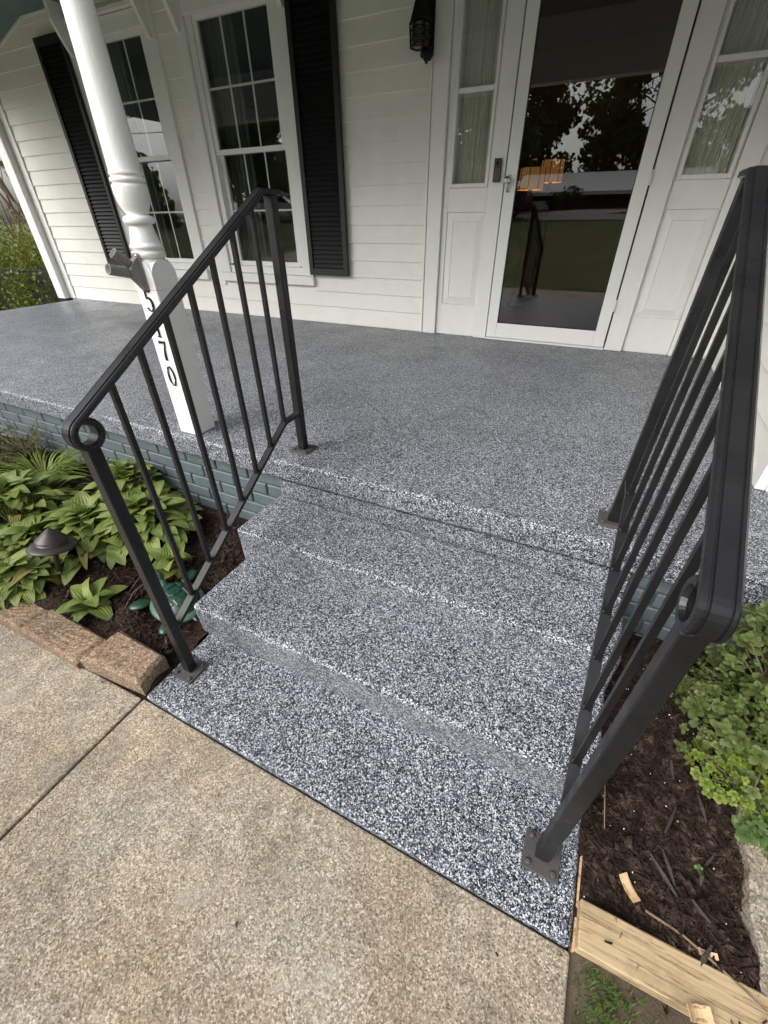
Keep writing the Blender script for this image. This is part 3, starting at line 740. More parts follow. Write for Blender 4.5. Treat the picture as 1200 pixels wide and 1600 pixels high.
db = thing('doorbell', 'small black video doorbell on the white jamb left of the storm door', 'doorbell', (-.912, YW-.0305, 1.527))
MB().bbox((-.024, -.024, -.062), (.024, 0, .062), .004, 2).build('housing', DOORB, db)
MB().bbox((-.0225, -.0255, -.058), (.0225, -.0235, .012), .001, 1).build('face_plate', DOORB2, db)
rg = MB()
rg.sweep([(.0085*math.cos(a), -.0262, -.018+.0085*math.sin(a)) for a in [2*PI*i/24 for i in range(25)]], Vector((0, 1, 0)), [(-.0006, -.0008), (-.0006, .0008), (.0006, .0008), (.0006, -.0008)])
rg.build('button_ring', mat('ring_grey', (.16, .11, .10), .4), db)
MB().lathe([(.008, 0), (.008, .002), (.005, .003)], n=18).build('camera_lens', mat('lens', (.005, .005, .006), .1), db, loc=(0, -.0242, .038), rot=(PI/2, 0, 0))

def shade_mat(em):
    m = mat('lamp_shade_lit', (.5, .28, .1), .9); n = N(m)
    nz = n.noise(6, 3)
    n.l(n.ramp(nz, [(.3, (1, .36, .09)), (.7, (1, .55, .2))]), n.b.inputs['Emission Color']); n.b.inputs['Emission Strength'].default_value = em; return m
LSH = shade_mat(.07)
def lamp(x, y, z, r, h, label):
    t = thing('table_lamp', label, 'lamp', (x, y, .445), group='lit lamps inside the house')
    zz = z-.445
    m_ = MB(); m_.lathe([(r, zz-h/2), (r*.93, zz+h/2)], n=8, smooth=False, cap=False); m_.build('lamp_shade', LSH, t)
    m_ = MB()
    for i in range(8):
        a = 2*PI*i/8
        m_.tube([(r*1.01*math.cos(a), r*1.01*math.sin(a), zz-h/2), (r*.94*math.cos(a), r*.94*math.sin(a), zz+h/2)], .004, 5)
    m_.build('shade_ribs', BLACKM, t)
    lt = bpy.data.lights.new('lamp_bulb', 'POINT'); lt.energy = .8; lt.color = (1, .55, .22); lt.shadow_soft_size = .03
    lo = bpy.data.objects.new('lamp_bulb', lt); COL.objects.link(lo); lo.parent = t; lo.location = (0, 0, zz)
    MB().lathe([(.10, 0), (.10, .02), (.03, .06), (.02, .5), (.05, .6), (.06, .7), (.02, zz-h/2-.02), (.012, zz-h/2+.04)], n=16).build('lamp_base', BLACKM, t)
lamp(-1.0, 5.3, 1.565, .125, .17, 'nearer lit lamp with ribbed orange shade seen through the storm door glass')
lamp(-.93, 6.0, 1.66, .125, .19, 'farther lit lamp with orange shade behind the other inside the doorway')

# ================================================================== LEFT PLANTING BED
def zL(x, y): return .022+.035*max(0, -x-1.5)*(1 if x > -4 else 1)+bumpy(x, y)*.9+.02*max(0, (y-.7))
def zR(x, y): return .000+.10*max(0, min(1, (y-.65)/.5))+bumpy(x, y)*.8
ml = grid(-6.0, -1.062, .25, 1.23, 150, 44, lambda x, y: -.022 if y < .37 else min(zL(x, y), .13+bumpy(x, y))-.035*max(0, min(1, (x+1.16)/.07))*(1 if y < .64 else .3))
ml.build('mulch_bed', MULCH, kind='structure')
mr = grid(.26, 2.4, .36, 1.23, 80, 40, lambda x, y: zR(x, y)-(.03 if y < .40 else 0))
mr.build('mulch_bed', MULCH, kind='structure')
def chips(rects, n, zf_, smin, smax):
    m_ = MB()
    for i in range(n):
        x0, x1, y0, y1 = random.choice(rects)
        x, y = random.uniform(x0, x1), random.uniform(y0, y1)
        Ls = random.uniform(smin, smax)*(1 if random.random() < .85 else 2.2); wd = Ls*random.uniform(.07, .26); h = min(wd, .004)*random.uniform(.5, 1.2)
        e = Euler((random.gauss(0, .35), random.gauss(0, .35), random.uniform(0, 6.3))).to_matrix()
        c = Vector((x, y, zf_(x, y)+random.uniform(-.002, .007)))
        q = [c+e @ Vector((sx*Ls/2*(1 if sy < 0 else .8), sy*wd/2, sz*h/2)) for sz in (-1, 1) for sx, sy in ((-1,-1),(1,-1),(1,1),(-1,1))]
        m_.add(q, [(0,3,2,1),(4,5,6,7),(0,1,5,4),(1,2,6,5),(2,3,7,6),(3,0,4,7)])
    return m_
chips([(-2.0, -1.12, .46, 1.18), (-3.6, -1.5, .46, 1.18)], 8500, lambda x, y: min(zL(x, y), .13+bumpy(x, y)), .008, .032).build('mulch_chips', CHIP, kind='stuff', label='dark shredded bark mulch covering the left planting bed', cat='mulch')
chips([(.275, .62, .43, 1.2), (.275, .62, .43, .9), (.6, 1.2, .4, 1.2)], 9500, zR, .006, .028).build('mulch_chips', CHIP, kind='stuff', label='dark shredded bark mulch covering the right planting bed', cat='mulch')
chips([(.28, .60, .30, .44)], 16, lambda x, y: (.026 if .348 < y < .430 else -.015), .004, .016).build('mulch_chips', CHIP, kind='stuff', label='loose bark crumbs scattered over the pine timber and soil', cat='mulch')
chips([(-1.05, .25, .318, .338), (-1.3, -1.0, .26, .33), (-1.0, .2, -.2, .33)], 120, lambda x, y: -.012, .002, .006).build('grit', CHIP, kind='stuff', label='dark grit and crumbs on the walkway along the bottom step', cat='grit')
# pale grit specks in the right bed
m_ = MB()
for i in range(80):
    x, y = random.uniform(.28, .62), random.uniform(.43, 1.1); s = random.uniform(.0006, .0015)
    c = Vector((x, y, zR(x, y)+.006))
    q = [c+Vector((a*s, b*s, d*s*.7)) for d in (-1, 1) for a, b in ((-1,-1),(1,-1),(1,1),(-1,1))]
    m_.add(q, [(0,3,2,1),(4,5,6,7),(0,1,5,4),(1,2,6,5),(2,3,7,6),(3,0,4,7)])
m_.build('perlite_grit', mat('perlite', (.75, .73, .7), .9), kind='stuff', label='white grit specks scattered over the right mulch bed', cat='grit')

# edging blocks
def block(label, corners, h, tilt):
    """rough-topped retaining block: four ground corners (front-left, front-right, back-right, back-left)"""
    fl, fr_, br, bl = [Vector((*c, 0)) for c in corners]
    bm = bmesh.new(); nx, ny = 24, 12; vv = {}
    for j in range(ny+1):
        for i in range(nx+1):
            u, v = i/nx, j/ny
            p = (fl*(1-u)+fr_*u)*(1-v)+(bl*(1-u)+br*u)*v
            crown = -.014*(1-v)**2*4*abs(u-.5)**2
            edge = min(u, 1-u, v, 1-v); z = h-(.012 if edge < .01 else 0)+tilt*(u-.5)+(random.uniform(-.0022, .0022) if edge > .01 else random.uniform(-.001, .001))+crown
            vv[i, j] = bm.verts.new((p.x, p.y, z))
    for j in range(ny):
        for i in range(nx): bm.faces.new((vv[i,j], vv[i+1,j], vv[i+1,j+1], vv[i,j+1]))
    per = [(i,0) for i in range(nx)]+[(nx,j) for j in range(ny)]+[(i,ny) for i in range(nx,0,-1)]+[(0,j) for j in range(ny,0,-1)]
    bot = {}
    for k in per:
        v = vv[k].co; cx = (fl+fr_+br+bl)/4; d = Vector((cx.x-v.x, cx.y-v.y, 0))
        bot[k] = bm.verts.new((v.x+d.x*.02, v.y+d.y*.02, -.09))
    for a, b in zip(per, per[1:]+per[:1]): bm.faces.new((vv[a], bot[a], bot[b], vv[b]))
    m_ = MB(); m_.frombm(bm); bm.free()
    return m_.build('edging_block', BLOCK, label=label, cat='edging block', group='tan concrete edging blocks along the left bed')
block('tan rough concrete edging block touching the bottom step corner', [(-1.348, .328), (-1.072, .352), (-1.080, .462), (-1.316, .470)], .062, .0)
block('tan rough concrete edging block under the hosta leaves behind the other block', [(-1.69, .312), (-1.362, .316), (-1.338, .428), (-1.66, .43)], .048, -.010)
block('tan edging block hidden mostly by hosta leaves at the left photo edge', [(-2.06, .308), (-1.698, .316), (-1.67, .42), (-2.03, .415)], .045, 0)

# hostas
def hosta_leaf(L_, Wd, arch, cup, seed):
    rr = random.Random(seed); m_ = MB(); nu, nv = 8, 12; vs = []; uv = []
    for j in range(nv+1):
        v = j/nv
        wv = Wd*(math.sin(PI*min(1, v**.70))**.60)*(1-.12*v) if 0 < v < 1 else (.0 if v == 1 else Wd*.10)
        for i in range(nu+1):
            u = i/nu*2-1
            x = u*wv
            y = L_*v - .12*L_*(abs(u)**1.5)*(1-v)**2*1.6
            z = arch*(v*1.0 - v*v*1.7)*L_ + cup*abs(u)*wv*(1-.3*v) + .05*wv*math.sin(v*13+u*4+seed)
            vs.append((x, y, z)); uv.append((u*.5+.5, v))
    fs = [(j*(nu+1)+i, j*(nu+1)+i+1, (j+1)*(nu+1)+i+1, (j+1)*(nu+1)+i) for j in range(nv) for i in range(nu)]
    m_.add(vs, fs, True); m_.uv = uv
    # petiole as flat strip
    o = len(m_.v); m_.v += [(-.0022, 0, 0), (.0022, 0, 0), (.0028, -.09, -.10*(.6+arch)), (-.0028, -.09, -.10*(.6+arch))]; m_.f.append((o, o+3, o+2, o+1)); m_.sm.append(True); m_.uv += [(.5, 0)]*4
    return m_
HL = [hosta_leaf(.115, .040, .45, .18, 1).mesh('leaf', HOSTA), hosta_leaf(.10, .037, .62, .12, 2).mesh('leaf', HOSTA), hosta_leaf(.125, .040, .35, .30, 3).mesh('leaf', HOSTA),
      hosta_leaf(.085, .034, .5, .2, 4).mesh('leaf', HOSTA), hosta_leaf(.105, .036, .8, .15, 5).mesh('leaf', HOSTA)]
HB = [hosta_leaf(.11, .033, .9, .5, 6).mesh('leaf', HOSTA_B), hosta_leaf(.09, .028, 1.2, .2, 7).mesh('leaf', HOSTA_B)]
def hosta(x, y, R, H, n, label, brown=.06):
    z0 = min(zL(x, y), .12)
    t = thing('hosta', label, 'hosta plant', (x, y, z0), group='hostas in the left bed')
    for k in range(n):
        f = (k+.5)/n; a = k*2.39996+random.uniform(-.3, .3); rr = R*(f**.55)*random.uniform(.8, 1.05)-.055
        rr = max(.0, rr)
        zz = H*(1-.75*f**1.4)*random.uniform(.85, 1.1)
        me = random.choice(HB) if (random.random() < brown*(1.8*f)) else random.choice(HL)
        pitch = math.radians(random.uniform(35, 60)*(1-f)+random.uniform(-14, 22)*f)
        o = obj('leaf', me, t, (rr*math.cos(a), rr*math.sin(a), zz), Euler((pitch, random.gauss(0, .22), a-PI/2), 'XYZ'))
        s = random.uniform(.58, 1.0); o.scale = (s*random.uniform(.9, 1.2), s, s)
hosta(-1.55, .51, .10, .05, 16, 'low sprig of hosta leaves at the foot of the path light near the turtle', .05)
hosta(-1.74, .93, .26, .15, 150, 'green hosta clump nearest the stair railing against the brick')
hosta(-1.93, .80, .29, .15, 165, 'green hosta clump behind the path light in the middle of the bed')
hosta(-2.00, 1.08, .22, .19, 100, 'hosta clump close to the blue grey brick wall with upright leaves')
hosta(-2.38, .74, .30, .16, 150, 'yellowish hosta clump at the left photo edge', .12)
hosta(-1.93, .46, .17, .09, 90, 'low hosta clump spilling over the hidden edging block', .22)

hosta(-1.86, .50, .10, .07, 20, 'few broad hosta leaves left of the path light stem', .2)
hosta(-2.06, .60, .20, .11, 95, 'hosta leaves spreading behind and left of the path light cap', .1)
hosta(-1.42, .80, .10, .05, 14, 'few low hosta leaves hanging over the mulch behind the turtle', .05)
# strappy grass clump and small junipers by the wall
def blades(n, R, H, wd, droop, seed, m):
    rr = random.Random(seed); m_ = MB()
    for k in range(n):
        a = rr.uniform(0, 2*PI); b0 = rr.uniform(0, R*.35); hh = H*rr.uniform(.6, 1.1); out = R*rr.uniform(.5, 1.1); w_ = wd*rr.uniform(.7, 1.2)
        pts = []
        for i in range(6):
            s = i/5; r_ = b0+(out)*s**1.4; z = hh*(s*1.6-s*s*droop); pts.append(Vector((r_*math.cos(a), r_*math.sin(a), z)))
        sd_ = Vector((-math.sin(a), math.cos(a), 0)); vs = []
        for i, p in enumerate(pts):
            ww = w_*(1-(i/5)**2*.9); vs += [p-sd_*ww/2, p+sd_*ww/2]
        m_.add(vs, [(2*i, 2*i+1, 2*i+3, 2*i+2) for i in range(5)], True)
    return m_
gl_ = blades(170, .30, .20, .007, 1.15, 3, None).mesh('blades', LIME)
t = thing('lilyturf', 'yellow green strappy lilyturf clump among the hostas at left', 'ornamental grass', (-2.62, .98, .08)); obj('blades', gl_, t)
def juniper(x, y, z, R, H, n, label, seed):
    rr = random.Random(seed); t = thing('juniper', label, 'shrub', (x, y, z)); m_ = MB(); st_ = MB()
    for k in range(n):
        a = rr.uniform(0, 2*PI); ph = rr.uniform(.1, 1.2); L_ = R*rr.uniform(.6, 1.1)
        d = Vector((math.cos(a)*math.cos(ph), math.sin(a)*math.cos(ph), math.sin(ph)*H/R))
        tip = d*L_; st_.tube([(0, 0, 0), tuple(tip*.5+Vector((0, 0, .02))), tuple(tip)], [.003, .002, .001], 4)
        for q in range(26):
            p = tip*rr.uniform(.35, 1.0)+Vector((0, 0, .02*rr.random())); dd = (d+Vector((rr.gauss(0,.6), rr.gauss(0,.6), rr.gauss(0,.6)))).normalized()*rr.uniform(.012, .026)
            sdv = dd.cross(Vector((0,0,1))).normalized()*.0022
            m_.add([p-sdv, p+sdv, p+dd+sdv*.3, p+dd-sdv*.3], [(0,1,2,3)])
    st_.build('stems', TWIG, t); m_.build('foliage', SHRUB, t)
juniper(-2.95, 1.08, .10, .26, .22, 60, 'small dark feathery juniper against the brick at the left photo edge', 5)
juniper(-3.35, .95, .10, .30, .25, 60, 'feathery juniper partly cut by the left edge of the photo', 6)
# geranium-like leaves and dry stalks
MB().tube([(-2.95, .78, .16), (-2.55, .86, .13), (-2.25, .80, .09)], .0022, 5).build('dry_stalk', TWIG, label='pale dry stalk lying across the bed in front of the juniper', cat='stalk')
for k, pts in enumerate([[(-1.52, .72, .04), (-1.47, .60, .035), (-1.46, .55, .03)], [(-1.45, .72, .05), (-1.44, .62, .055), (-1.40, .52, .03)]]):
    MB().tube(pts, [.003, .0024, .0016], 5).build('twig', TWIG, label=['thin brown twig on the mulch left of the turtle', 'forked brown twig between hosta and turtle'][k], cat='twig')

# path light
pl = thing('path_light', 'dark bronze mushroom path light standing among the hostas', 'path light', (-1.785, .535, .02), rot=(math.radians(-13), math.radians(-1), 0))
MB().lathe([(.010, 0), (.010, .16), (.016, .172), (.017, .19)], n=12).build('stem', BRONZE, pl)
MB().lathe([(.082, .184), (.086, .188), (.080, .194), (.056, .205), (.053, .204), (.056, .217), (.054, .221), (.028, .246), (.008, .264), (.001, .266)], n=36).build('hat', BRONZE, pl)
MB().lathe([(.078, .186), (.02, .182), (.002, .182)], n=24).build('hat_underside', BRONZE, pl)

# turtle ornament
tu = thing('turtle_ornament', 'glazed green ceramic turtle lying on the mulch beside the steps', 'garden ornament', (-1.245, .665, .035), math.radians(166))
sh_ = MB(); nr, na = 8, 32; vs = []
for i in range(nr+1):
    f = i/nr
    for j in range(na):
        a = 2*PI*j/na; r_ = math.sin(f*PI/2)
        vs.append((.105*r_*math.cos(a), .082*r_*math.sin(a), .058*math.cos(f*PI/2)+.012))
fs = [(i*na+j, i*na+(j+1) % na, (i+1)*na+(j+1) % na, (i+1)*na+j) for i in range(1, nr) for j in range(na)]
fs += [(0, na+j, na+(j+1) % na) for j in range(na)]
sh_.add(vs, fs, True)
shell = sh_.build('shell', TURT, tu)
def on_shell(x, y, off): 
    k = 1-(x/.105)**2-(y/.082)**2; return Vector((x, y, .058*math.sqrt(max(0, k))+.012+off))
def scute(pts, m, off=.0045):
    c = Vector((sum(p[0] for p in pts)/len(pts), sum(p[1] for p in pts)/len(pts), 0)); n_ = len(pts)
    m_ = MB(); ring = []
    for sc_, of in ((1.0, -.001), (.95, off*.75), (.80, off)):
        for p in pts:
            q = c+(Vector((*p, 0))-c)*sc_; ring.append(on_shell(q.x, q.y, of))
    ring.append(on_shell(c.x, c.y, off))
    fs = [(k*n_+i, k*n_+(i+1) % n_, (k+1)*n_+(i+1) % n_, (k+1)*n_+i) for k in range(2) for i in range(n_)]+[(2*n_+i, 2*n_+(i+1) % n_, 3*n_) for i in range(n_)]
    m_.add(ring, fs, False); m_.build('scute', m, shell)
for cx_ in (-.052, 0, .052):
    scute([(cx_+.026*k[0], .026*k[1]) for k in ((-.92,-.55),(-.55,-1),(.55,-1),(.92,-.55),(.92,.55),(.55,1),(-.55,1),(-.92,.55))], TURT)
for sgn in (-1, 1):
    for cx_ in (-.03, .03):
        scute([(cx_-.025, sgn*.031), (cx_+.025, sgn*.031), (cx_+.021, sgn*.058), (cx_-.021, sgn*.058)], TURT)
mrg = MB(); mrg.lathe([(1.0, .004), (1.16, .006), (1.18, .012), (1.12, .019), (.98, .024)], n=36); mrg.v = [(x*.105, y*.082, z) for x, y, z in mrg.v]
mrg.build('shell_rim', TURTL, tu)
def ell(c, r, rot=(0, 0, 0), n=14):
    m_ = MB(); bm = bmesh.new(); bmesh.ops.create_uvsphere(bm, u_segments=n, v_segments=9, radius=1, matrix=Matrix.Translation(c) @ Euler(rot).to_matrix().to_4x4() @ Matrix.Diagonal((*r, 1)))
    m_.frombm(bm, True); bm.free(); return m_
hd_ = ell((.158, 0, .045), (.036, .026, .025)); hd_.add(*[(lambda q: (q.v, q.f))(ell((.125, 0, .032), (.04, .02, .02)))][0], True)
head = hd_.build('head', TURTL, tu)
for sgn in (-1, 1): ell((.176, sgn*.017, .055), (.006, .005, .006), n=8).build('eye', BLACKM, head)
for sgn in (-1, 1):
    ell((.10, sgn*.103, .012), (.030, .042, .013), (0, .1, sgn*-.5)).build('flipper', TURT, tu)
    ell((-.088, sgn*.09, .012), (.026, .036, .013), (0, 0, sgn*.6)).build('flipper', TURT, tu)
ell((-.128, 0, .01), (.022, .009, .008)).build('tail', TURT, tu)

# ================================================================== RIGHT BED
MB().bbox((-.002, 0, 0), (.345, .088, .036), .003, 1).build('timber_offcut', PINE, loc=(.272, .345, -.012), rot=(0, 0, math.radians(1.0)), label='pale new pine timber offcut lying at the front of the right bed', cat='timber')
ed = MB(); n_ = 54
pth = [(.642+.003*math.sin(i*.9), .92-1.30*(1-i/n_), .012+.05*max(0, (.92-1.30*(1-i/n_)-.49)/.43)) for i in range(n_+1)]
vs = []
for i, (x, y, z) in enumerate(pth):
    q = random.uniform(-.003, .003)
    for dx_, dz in ((-.036, -.06), (-.036, .006), (-.024, .018), (-.004, .020), (.004, .012), (.024, .015), (.036, .004), (.036, -.06)): vs.append((x+dx_+q, y, z+dz+random.uniform(-.002, .002)))
m8 = 8
ed.add(vs, [(i*m8+j, (i+1)*m8+j, (i+1)*m8+j+1, i*m8+j+1) for i in range(n_) for j in range(m8-1)]+[tuple(range(m8)), tuple(n_*m8+j for j in reversed(range(m8)))])
ed.build('concrete_edging', EDGE, label='mossy concrete edging strip running along the right of the mulch', cat='edging')
def woodchip(x, y, z, L_, Wd, rz, label, tilt=.1):
    m_ = MB(); n_ = 6; vs = []
    for i in range(n_+1):
        s = i/n_-.5; zc = .010*s*s*4
        for sy in (-1, 1):
            for sz in (0, 1): vs.append((s*L_, sy*Wd/2*(1-.25*abs(s)+random.uniform(-.05, .05)), zc+sz*.004))
    fs = []
    for i in range(n_):
        a = i*4; b = a+4
        fs += [(a+1, a+3, b+3, b+1), (a, b, b+2, a+2), (a, a+1, b+1, b), (a+2, b+2, b+3, a+3)]
    fs += [(0, 2, 3, 1), (n_*4, n_*4+1, n_*4+3, n_*4+2)]
    m_.add(vs, fs); m_.build('wood_chip', CHIPW, loc=(x, y, z), rot=(tilt, .05, rz), label=label, cat='wood chip')
woodchip(.366, .500, .016, .050, .020, math.radians(-52), 'tan split wood chip lying on the mulch near the pine timber')
woodchip(.482, .350, .030, .042, .026, math.radians(20), 'tan wood chip resting on the timber at the bottom photo edge')
woodchip(.512, .455, .014, .034, .012, math.radians(10), 'cream wood fragment on the mulch by the end of the timber')
for k in range(9):
    x, y = random.uniform(.42, .585), random.uniform(.44, .82)
    L_ = random.uniform(.04, .10)
    a = random.uniform(.4, 2.4)
    p = [Vector((x+math.cos(a)*L_*s, y+math.sin(a)*L_*s, zR(x, y)+.010+.008*random.random())) for s in (-.5, 0, .5)]
    MB().tube(p, [.0022, random.uniform(.0035, .0065), .0022], 5, smooth=False).build('bark_strip', BARKD, label='dark bark strip lying on the mulch by the concrete edging', cat='bark strip', group='bark strips in the right bed')
MB().tube([(.40, .475, .016), (.47, .465, .02), (.54, .44, .022), (.60, .41, .034)], [.003, .0028, .0025, .0015], 6).build('twig', TWIG, label='long grey twig crossing the mulch toward the concrete edging', cat='twig')
MB().tube([(.30, .76, .03), (.305, .68, .022), (.31, .60, .016)], [.0025, .002, .001], 5).build('twig', TWIG, label='straight thin twig beside the step edge in the right bed', cat='twig')

# soil and weeds at the lower right
grid(.262, 1.05, -1.2, .362, 40, 60, lambda x, y: -.022+bumpy(x, y)*.45).build('bare_soil', SOIL, kind='structure')
m_ = MB()
for k in range(2600):
    x = .275+abs(random.gauss(.07, .09)); y = random.uniform(-.2, .335)
    if random.random() > .35+.65*math.exp(-((x-.34)/.06)**2): continue
    if x > .47 and y > .3: continue
    h = random.uniform(.008, .028); a = random.uniform(0, 6.3); d = Vector((math.cos(a), math.sin(a), 0))*h*random.uniform(.2, .9); sd_ = Vector((-math.sin(a), math.cos(a), 0))*.0011
    b = Vector((x, y, -.022+bumpy(x, y)*.45)); mid = b+d*.4+Vector((0, 0, h*.8)); tip = b+d+Vector((0, 0, h))
    m_.add([b-sd_, b+sd_, mid+sd_*.8, tip, mid-sd_*.8], [(0, 1, 2, 4), (4, 2, 3)])
m_.build('grass_tuft', m_leaf('weed_grass', [(.05, .09, .02), (.09, .14, .03), (.16, .18, .06)]), kind='stuff', label='sparse green grass on bare soil beside the walkway', cat='grass')
m_ = MB()
for k in range(110):
    x = .30+abs(random.gauss(.03, .04)); y = random.uniform(.10, .335); z = -.012+random.uniform(0, .012); a0 = random.uniform(0, 6)
    for q in range(3):
        a = a0+q*2.1; r_ = random.uniform(.002, .004); c = Vector((x+math.cos(a)*r_, y+math.sin(a)*r_, z))
        m_.add([c+Vector((math.cos(t_)*r_, math.sin(t_)*r_, .0015*math.cos(t_*2))) for t_ in [PI/3*i for i in range(6)]], [(0,1,2,3,4,5)])
m_.build('clover', m_leaf('clover_leaf', [(.05, .085, .02), (.085, .13, .03), (.13, .17, .05)]), kind='stuff', label='bright green clover patch at the walkway corner', cat='clover')

# right shrubs
def oval(L_, Wd, cup=.2, n=3):
    vs = []; fs = []
    prof = [(0, .12), (.3, .75), (.6, 1.0), (.85, .75), (1, .0)]
    for v, w_ in prof:
        for u in (-1, 0, 1): vs.append(Vector((u*w_*Wd, v*L_, cup*Wd*abs(u)*w_ + .10*L_*math.sin(v*2.6))))
    for i in range(4):
        for j in range(2): fs.append((i*3+j, i*3+j+1, i*3+j+4, i*3+j+3))
    return vs, fs
def sprig_mesh(seed, n, L_, Wd, m, stem=.06):
    rr = random.Random(seed); m_ = MB(); uvs = []
    k = 0
    for ring, (cnt, tilt, sc_, z) in enumerate(((n, .12, 1.0, 0), (n, .55, .85, .006), (4, 1.05, .5, .010))):
        for i in range(cnt):
            a = 2*PI*i/cnt+ring*.5+rr.uniform(-.25, .25); vs, fs = oval(L_*sc_*rr.uniform(.8, 1.15), Wd*sc_*rr.uniform(.85, 1.1))
            M_ = Matrix.Rotation(a, 3, 'Z') @ Matrix.Rotation(tilt+rr.gauss(0, .15), 3, 'X')
            m_.add([M_ @ v+Vector((0, 0, z)) for v in vs], fs, True); uvs += [(v.x/(2*Wd)+.5, v.y/L_) for v in vs]
    m_.uv = uvs
    o = len(m_.v); a = m_.tube([(0, 0, .004), (.003, .002, -stem*.5), (0, .004, -stem)], [.0012, .0016, .002], 4); m_.uv += [(.5, .5)]*(len(m_.v)-o)
    return m_.mesh('sprig', m)
def branch_mesh(seed, L_, Wd, m, length=.055):
    """upright shoot: pairs of leaves along a stem, smaller towards the tip"""
    rr = random.Random(seed); m_ = MB(); uvs = []
    for lv in range(5):
        z = -length+length*lv/4; sc_ = 1.05-.14*lv; cnt = 2 if lv < 4 else 4
        for i in range(cnt):
            a = lv*1.57+2*PI*i/cnt+rr.uniform(-.35, .35)
            vs, fs = oval(L_*sc_*rr.uniform(.75, 1.2), Wd*sc_*rr.uniform(.8, 1.15), rr.uniform(-.1, .45))
            M_ = Matrix.Rotation(a, 3, 'Z') @ Matrix.Rotation(rr.uniform(-.15, .55)+.12*lv, 3, 'X') @ Matrix.Rotation(rr.gauss(0, .3), 3, 'Y')
            m_.add([M_ @ v+Vector((0, 0, z)) for v in vs], fs, True); uvs += [(v.x/(2*Wd)+.5, v.y/L_) for v in vs]
    m_.uv = uvs; o = len(m_.v)
    m_.tube([(0, 0, .002), (.002, .001, -length*.5), (0, .002, -length*1.4)], [.0009, .0013, .0018], 4); m_.uv += [(.5, .5)]*(len(m_.v)-o)
    return m_.mesh('sprig', m)
SP = [sprig_mesh(k, 5, .025, .0085, SHRUB) for k in range(2)]+[branch_mesh(k+40, .029, .0095, SHRUB) for k in range(5)]+[branch_mesh(k+60, .017, .0055, SHRUB, .04) for k in range(2)]
SPL = [sprig_mesh(k+9, 5, .014, .0052, LIME, .04) for k in range(3)]
SPB = [branch_mesh(k+80, .034, .0115, BROAD, .05) for k in range(3)]
def shrub(name, label, c, R, n, meshes, stemcol=TWIG, fill=900, fm=SHRUB, fs_=.018, top=(.2, 1)):
    t = thing(name, label, 'shrub', (c[0], c[1], c[2])); st_ = MB()
    k = 0
    while k < n:
        th = random.uniform(0, 2*PI); cz = random.uniform(-.1, 1)
        d = Vector((math.sqrt(1-cz*cz)*math.cos(th), math.sqrt(1-cz*cz)*math.sin(th), cz)); f = random.uniform(.72, 1.06)
        p = Vector((d.x*R[0]*f, d.y*R[1]*f, d.z*R[2]*f)); 
        if c[0]+p.x < .30: continue
        up = (d+Vector((0, 0, .9))+Vector((random.gauss(0, .4), random.gauss(0, .4), random.gauss(0, .2)))).normalized()
        o = obj('sprig', random.choice(meshes), t, p, (Matrix.Rotation(0, 3, 'X') @ up.to_track_quat('Z', 'Y').to_matrix() @ Matrix.Rotation(random.uniform(0, 6.3), 3, 'Z')).to_euler())
        s = random.uniform(.6, 1.3); o.scale = (s, s, s); k += 1
        if k % 5 == 0: st_.tube([(p.x*.1, p.y*.1, -.05), tuple(p*.55), tuple(p*.95)], [.004, .003, .0015], 5)
    st_.build('stems', stemcol, t)
    m_ = MB()
    for k in range(fill):
        d = Vector((random.gauss(0, 1), random.gauss(0, 1), abs(random.gauss(0, 1)))).normalized(); f = random.uniform(.35, .85)
        p = Vector((d.x*R[0]*f, d.y*R[1]*f, d.z*R[2]*f)); e = Euler((random.gauss(0, .7), random.gauss(0, .7), random.uniform(0, 6.3))).to_matrix()
        vs, fs = oval(fs_*random.uniform(.7, 1.2), fs_*.33); m_.add([p+e @ v for v in vs], fs, True)
    m_.build('inner_foliage', fm, t, kind='stuff')
shrub('leafy_shrub', 'grey green round leaved shrub beside the right railing', (.69, .98, .11), (.27, .23, .27), 230, SP, TWIG, 2200)
shrub('low_lime_plant', 'small yellow green leaved plant in front of the shrub by the mulch', (.63, .83, .07), (.16, .085, .10), 150, SPL, TWIG, 500, LIME, .011)
shrub('broadleaf_plant', 'broad leaved plant at the lower end of the shrub over the edging', (.71, .745, .05), (.13, .07, .08), 70, SPB, TWIG, 260, BROAD, .02)
shrub('leafy_shrub', 'taller grey green shrub behind the railing scroll cut by the right photo edge', (.70, 1.035, .14), (.24, .14, .60), 295, SP, TWIG, 2400)
shrub('leafy_shrub', 'grey green shrub farther right along the brick outside the railing', (1.32, .98, .10), (.26, .2, .40), 150, SP, TWIG, 1400)
# young sprout in the mulch and dead leaf on the walk
t = thing('seedling', 'tiny green seedling sprouting from the mulch near the edging', 'seedling', (.512, .610, .018)); o = obj('sprig', SPB[0], t, (0, 0, .012)); o.scale = (.35, .35, .35)
m_ = MB(); vs, fs = oval(.012, .004, .5); m_.add(vs, fs, True); m_.uv = [(.5, .5)]*len(vs)
m_.build('dead_leaf', mat('red_leaf', (.12, .02, .012), .7), loc=(-.405, .055, -.009), rot=(.1, .1, .6), label='tiny dark red leaf lying on the concrete walkway', cat='leaf')

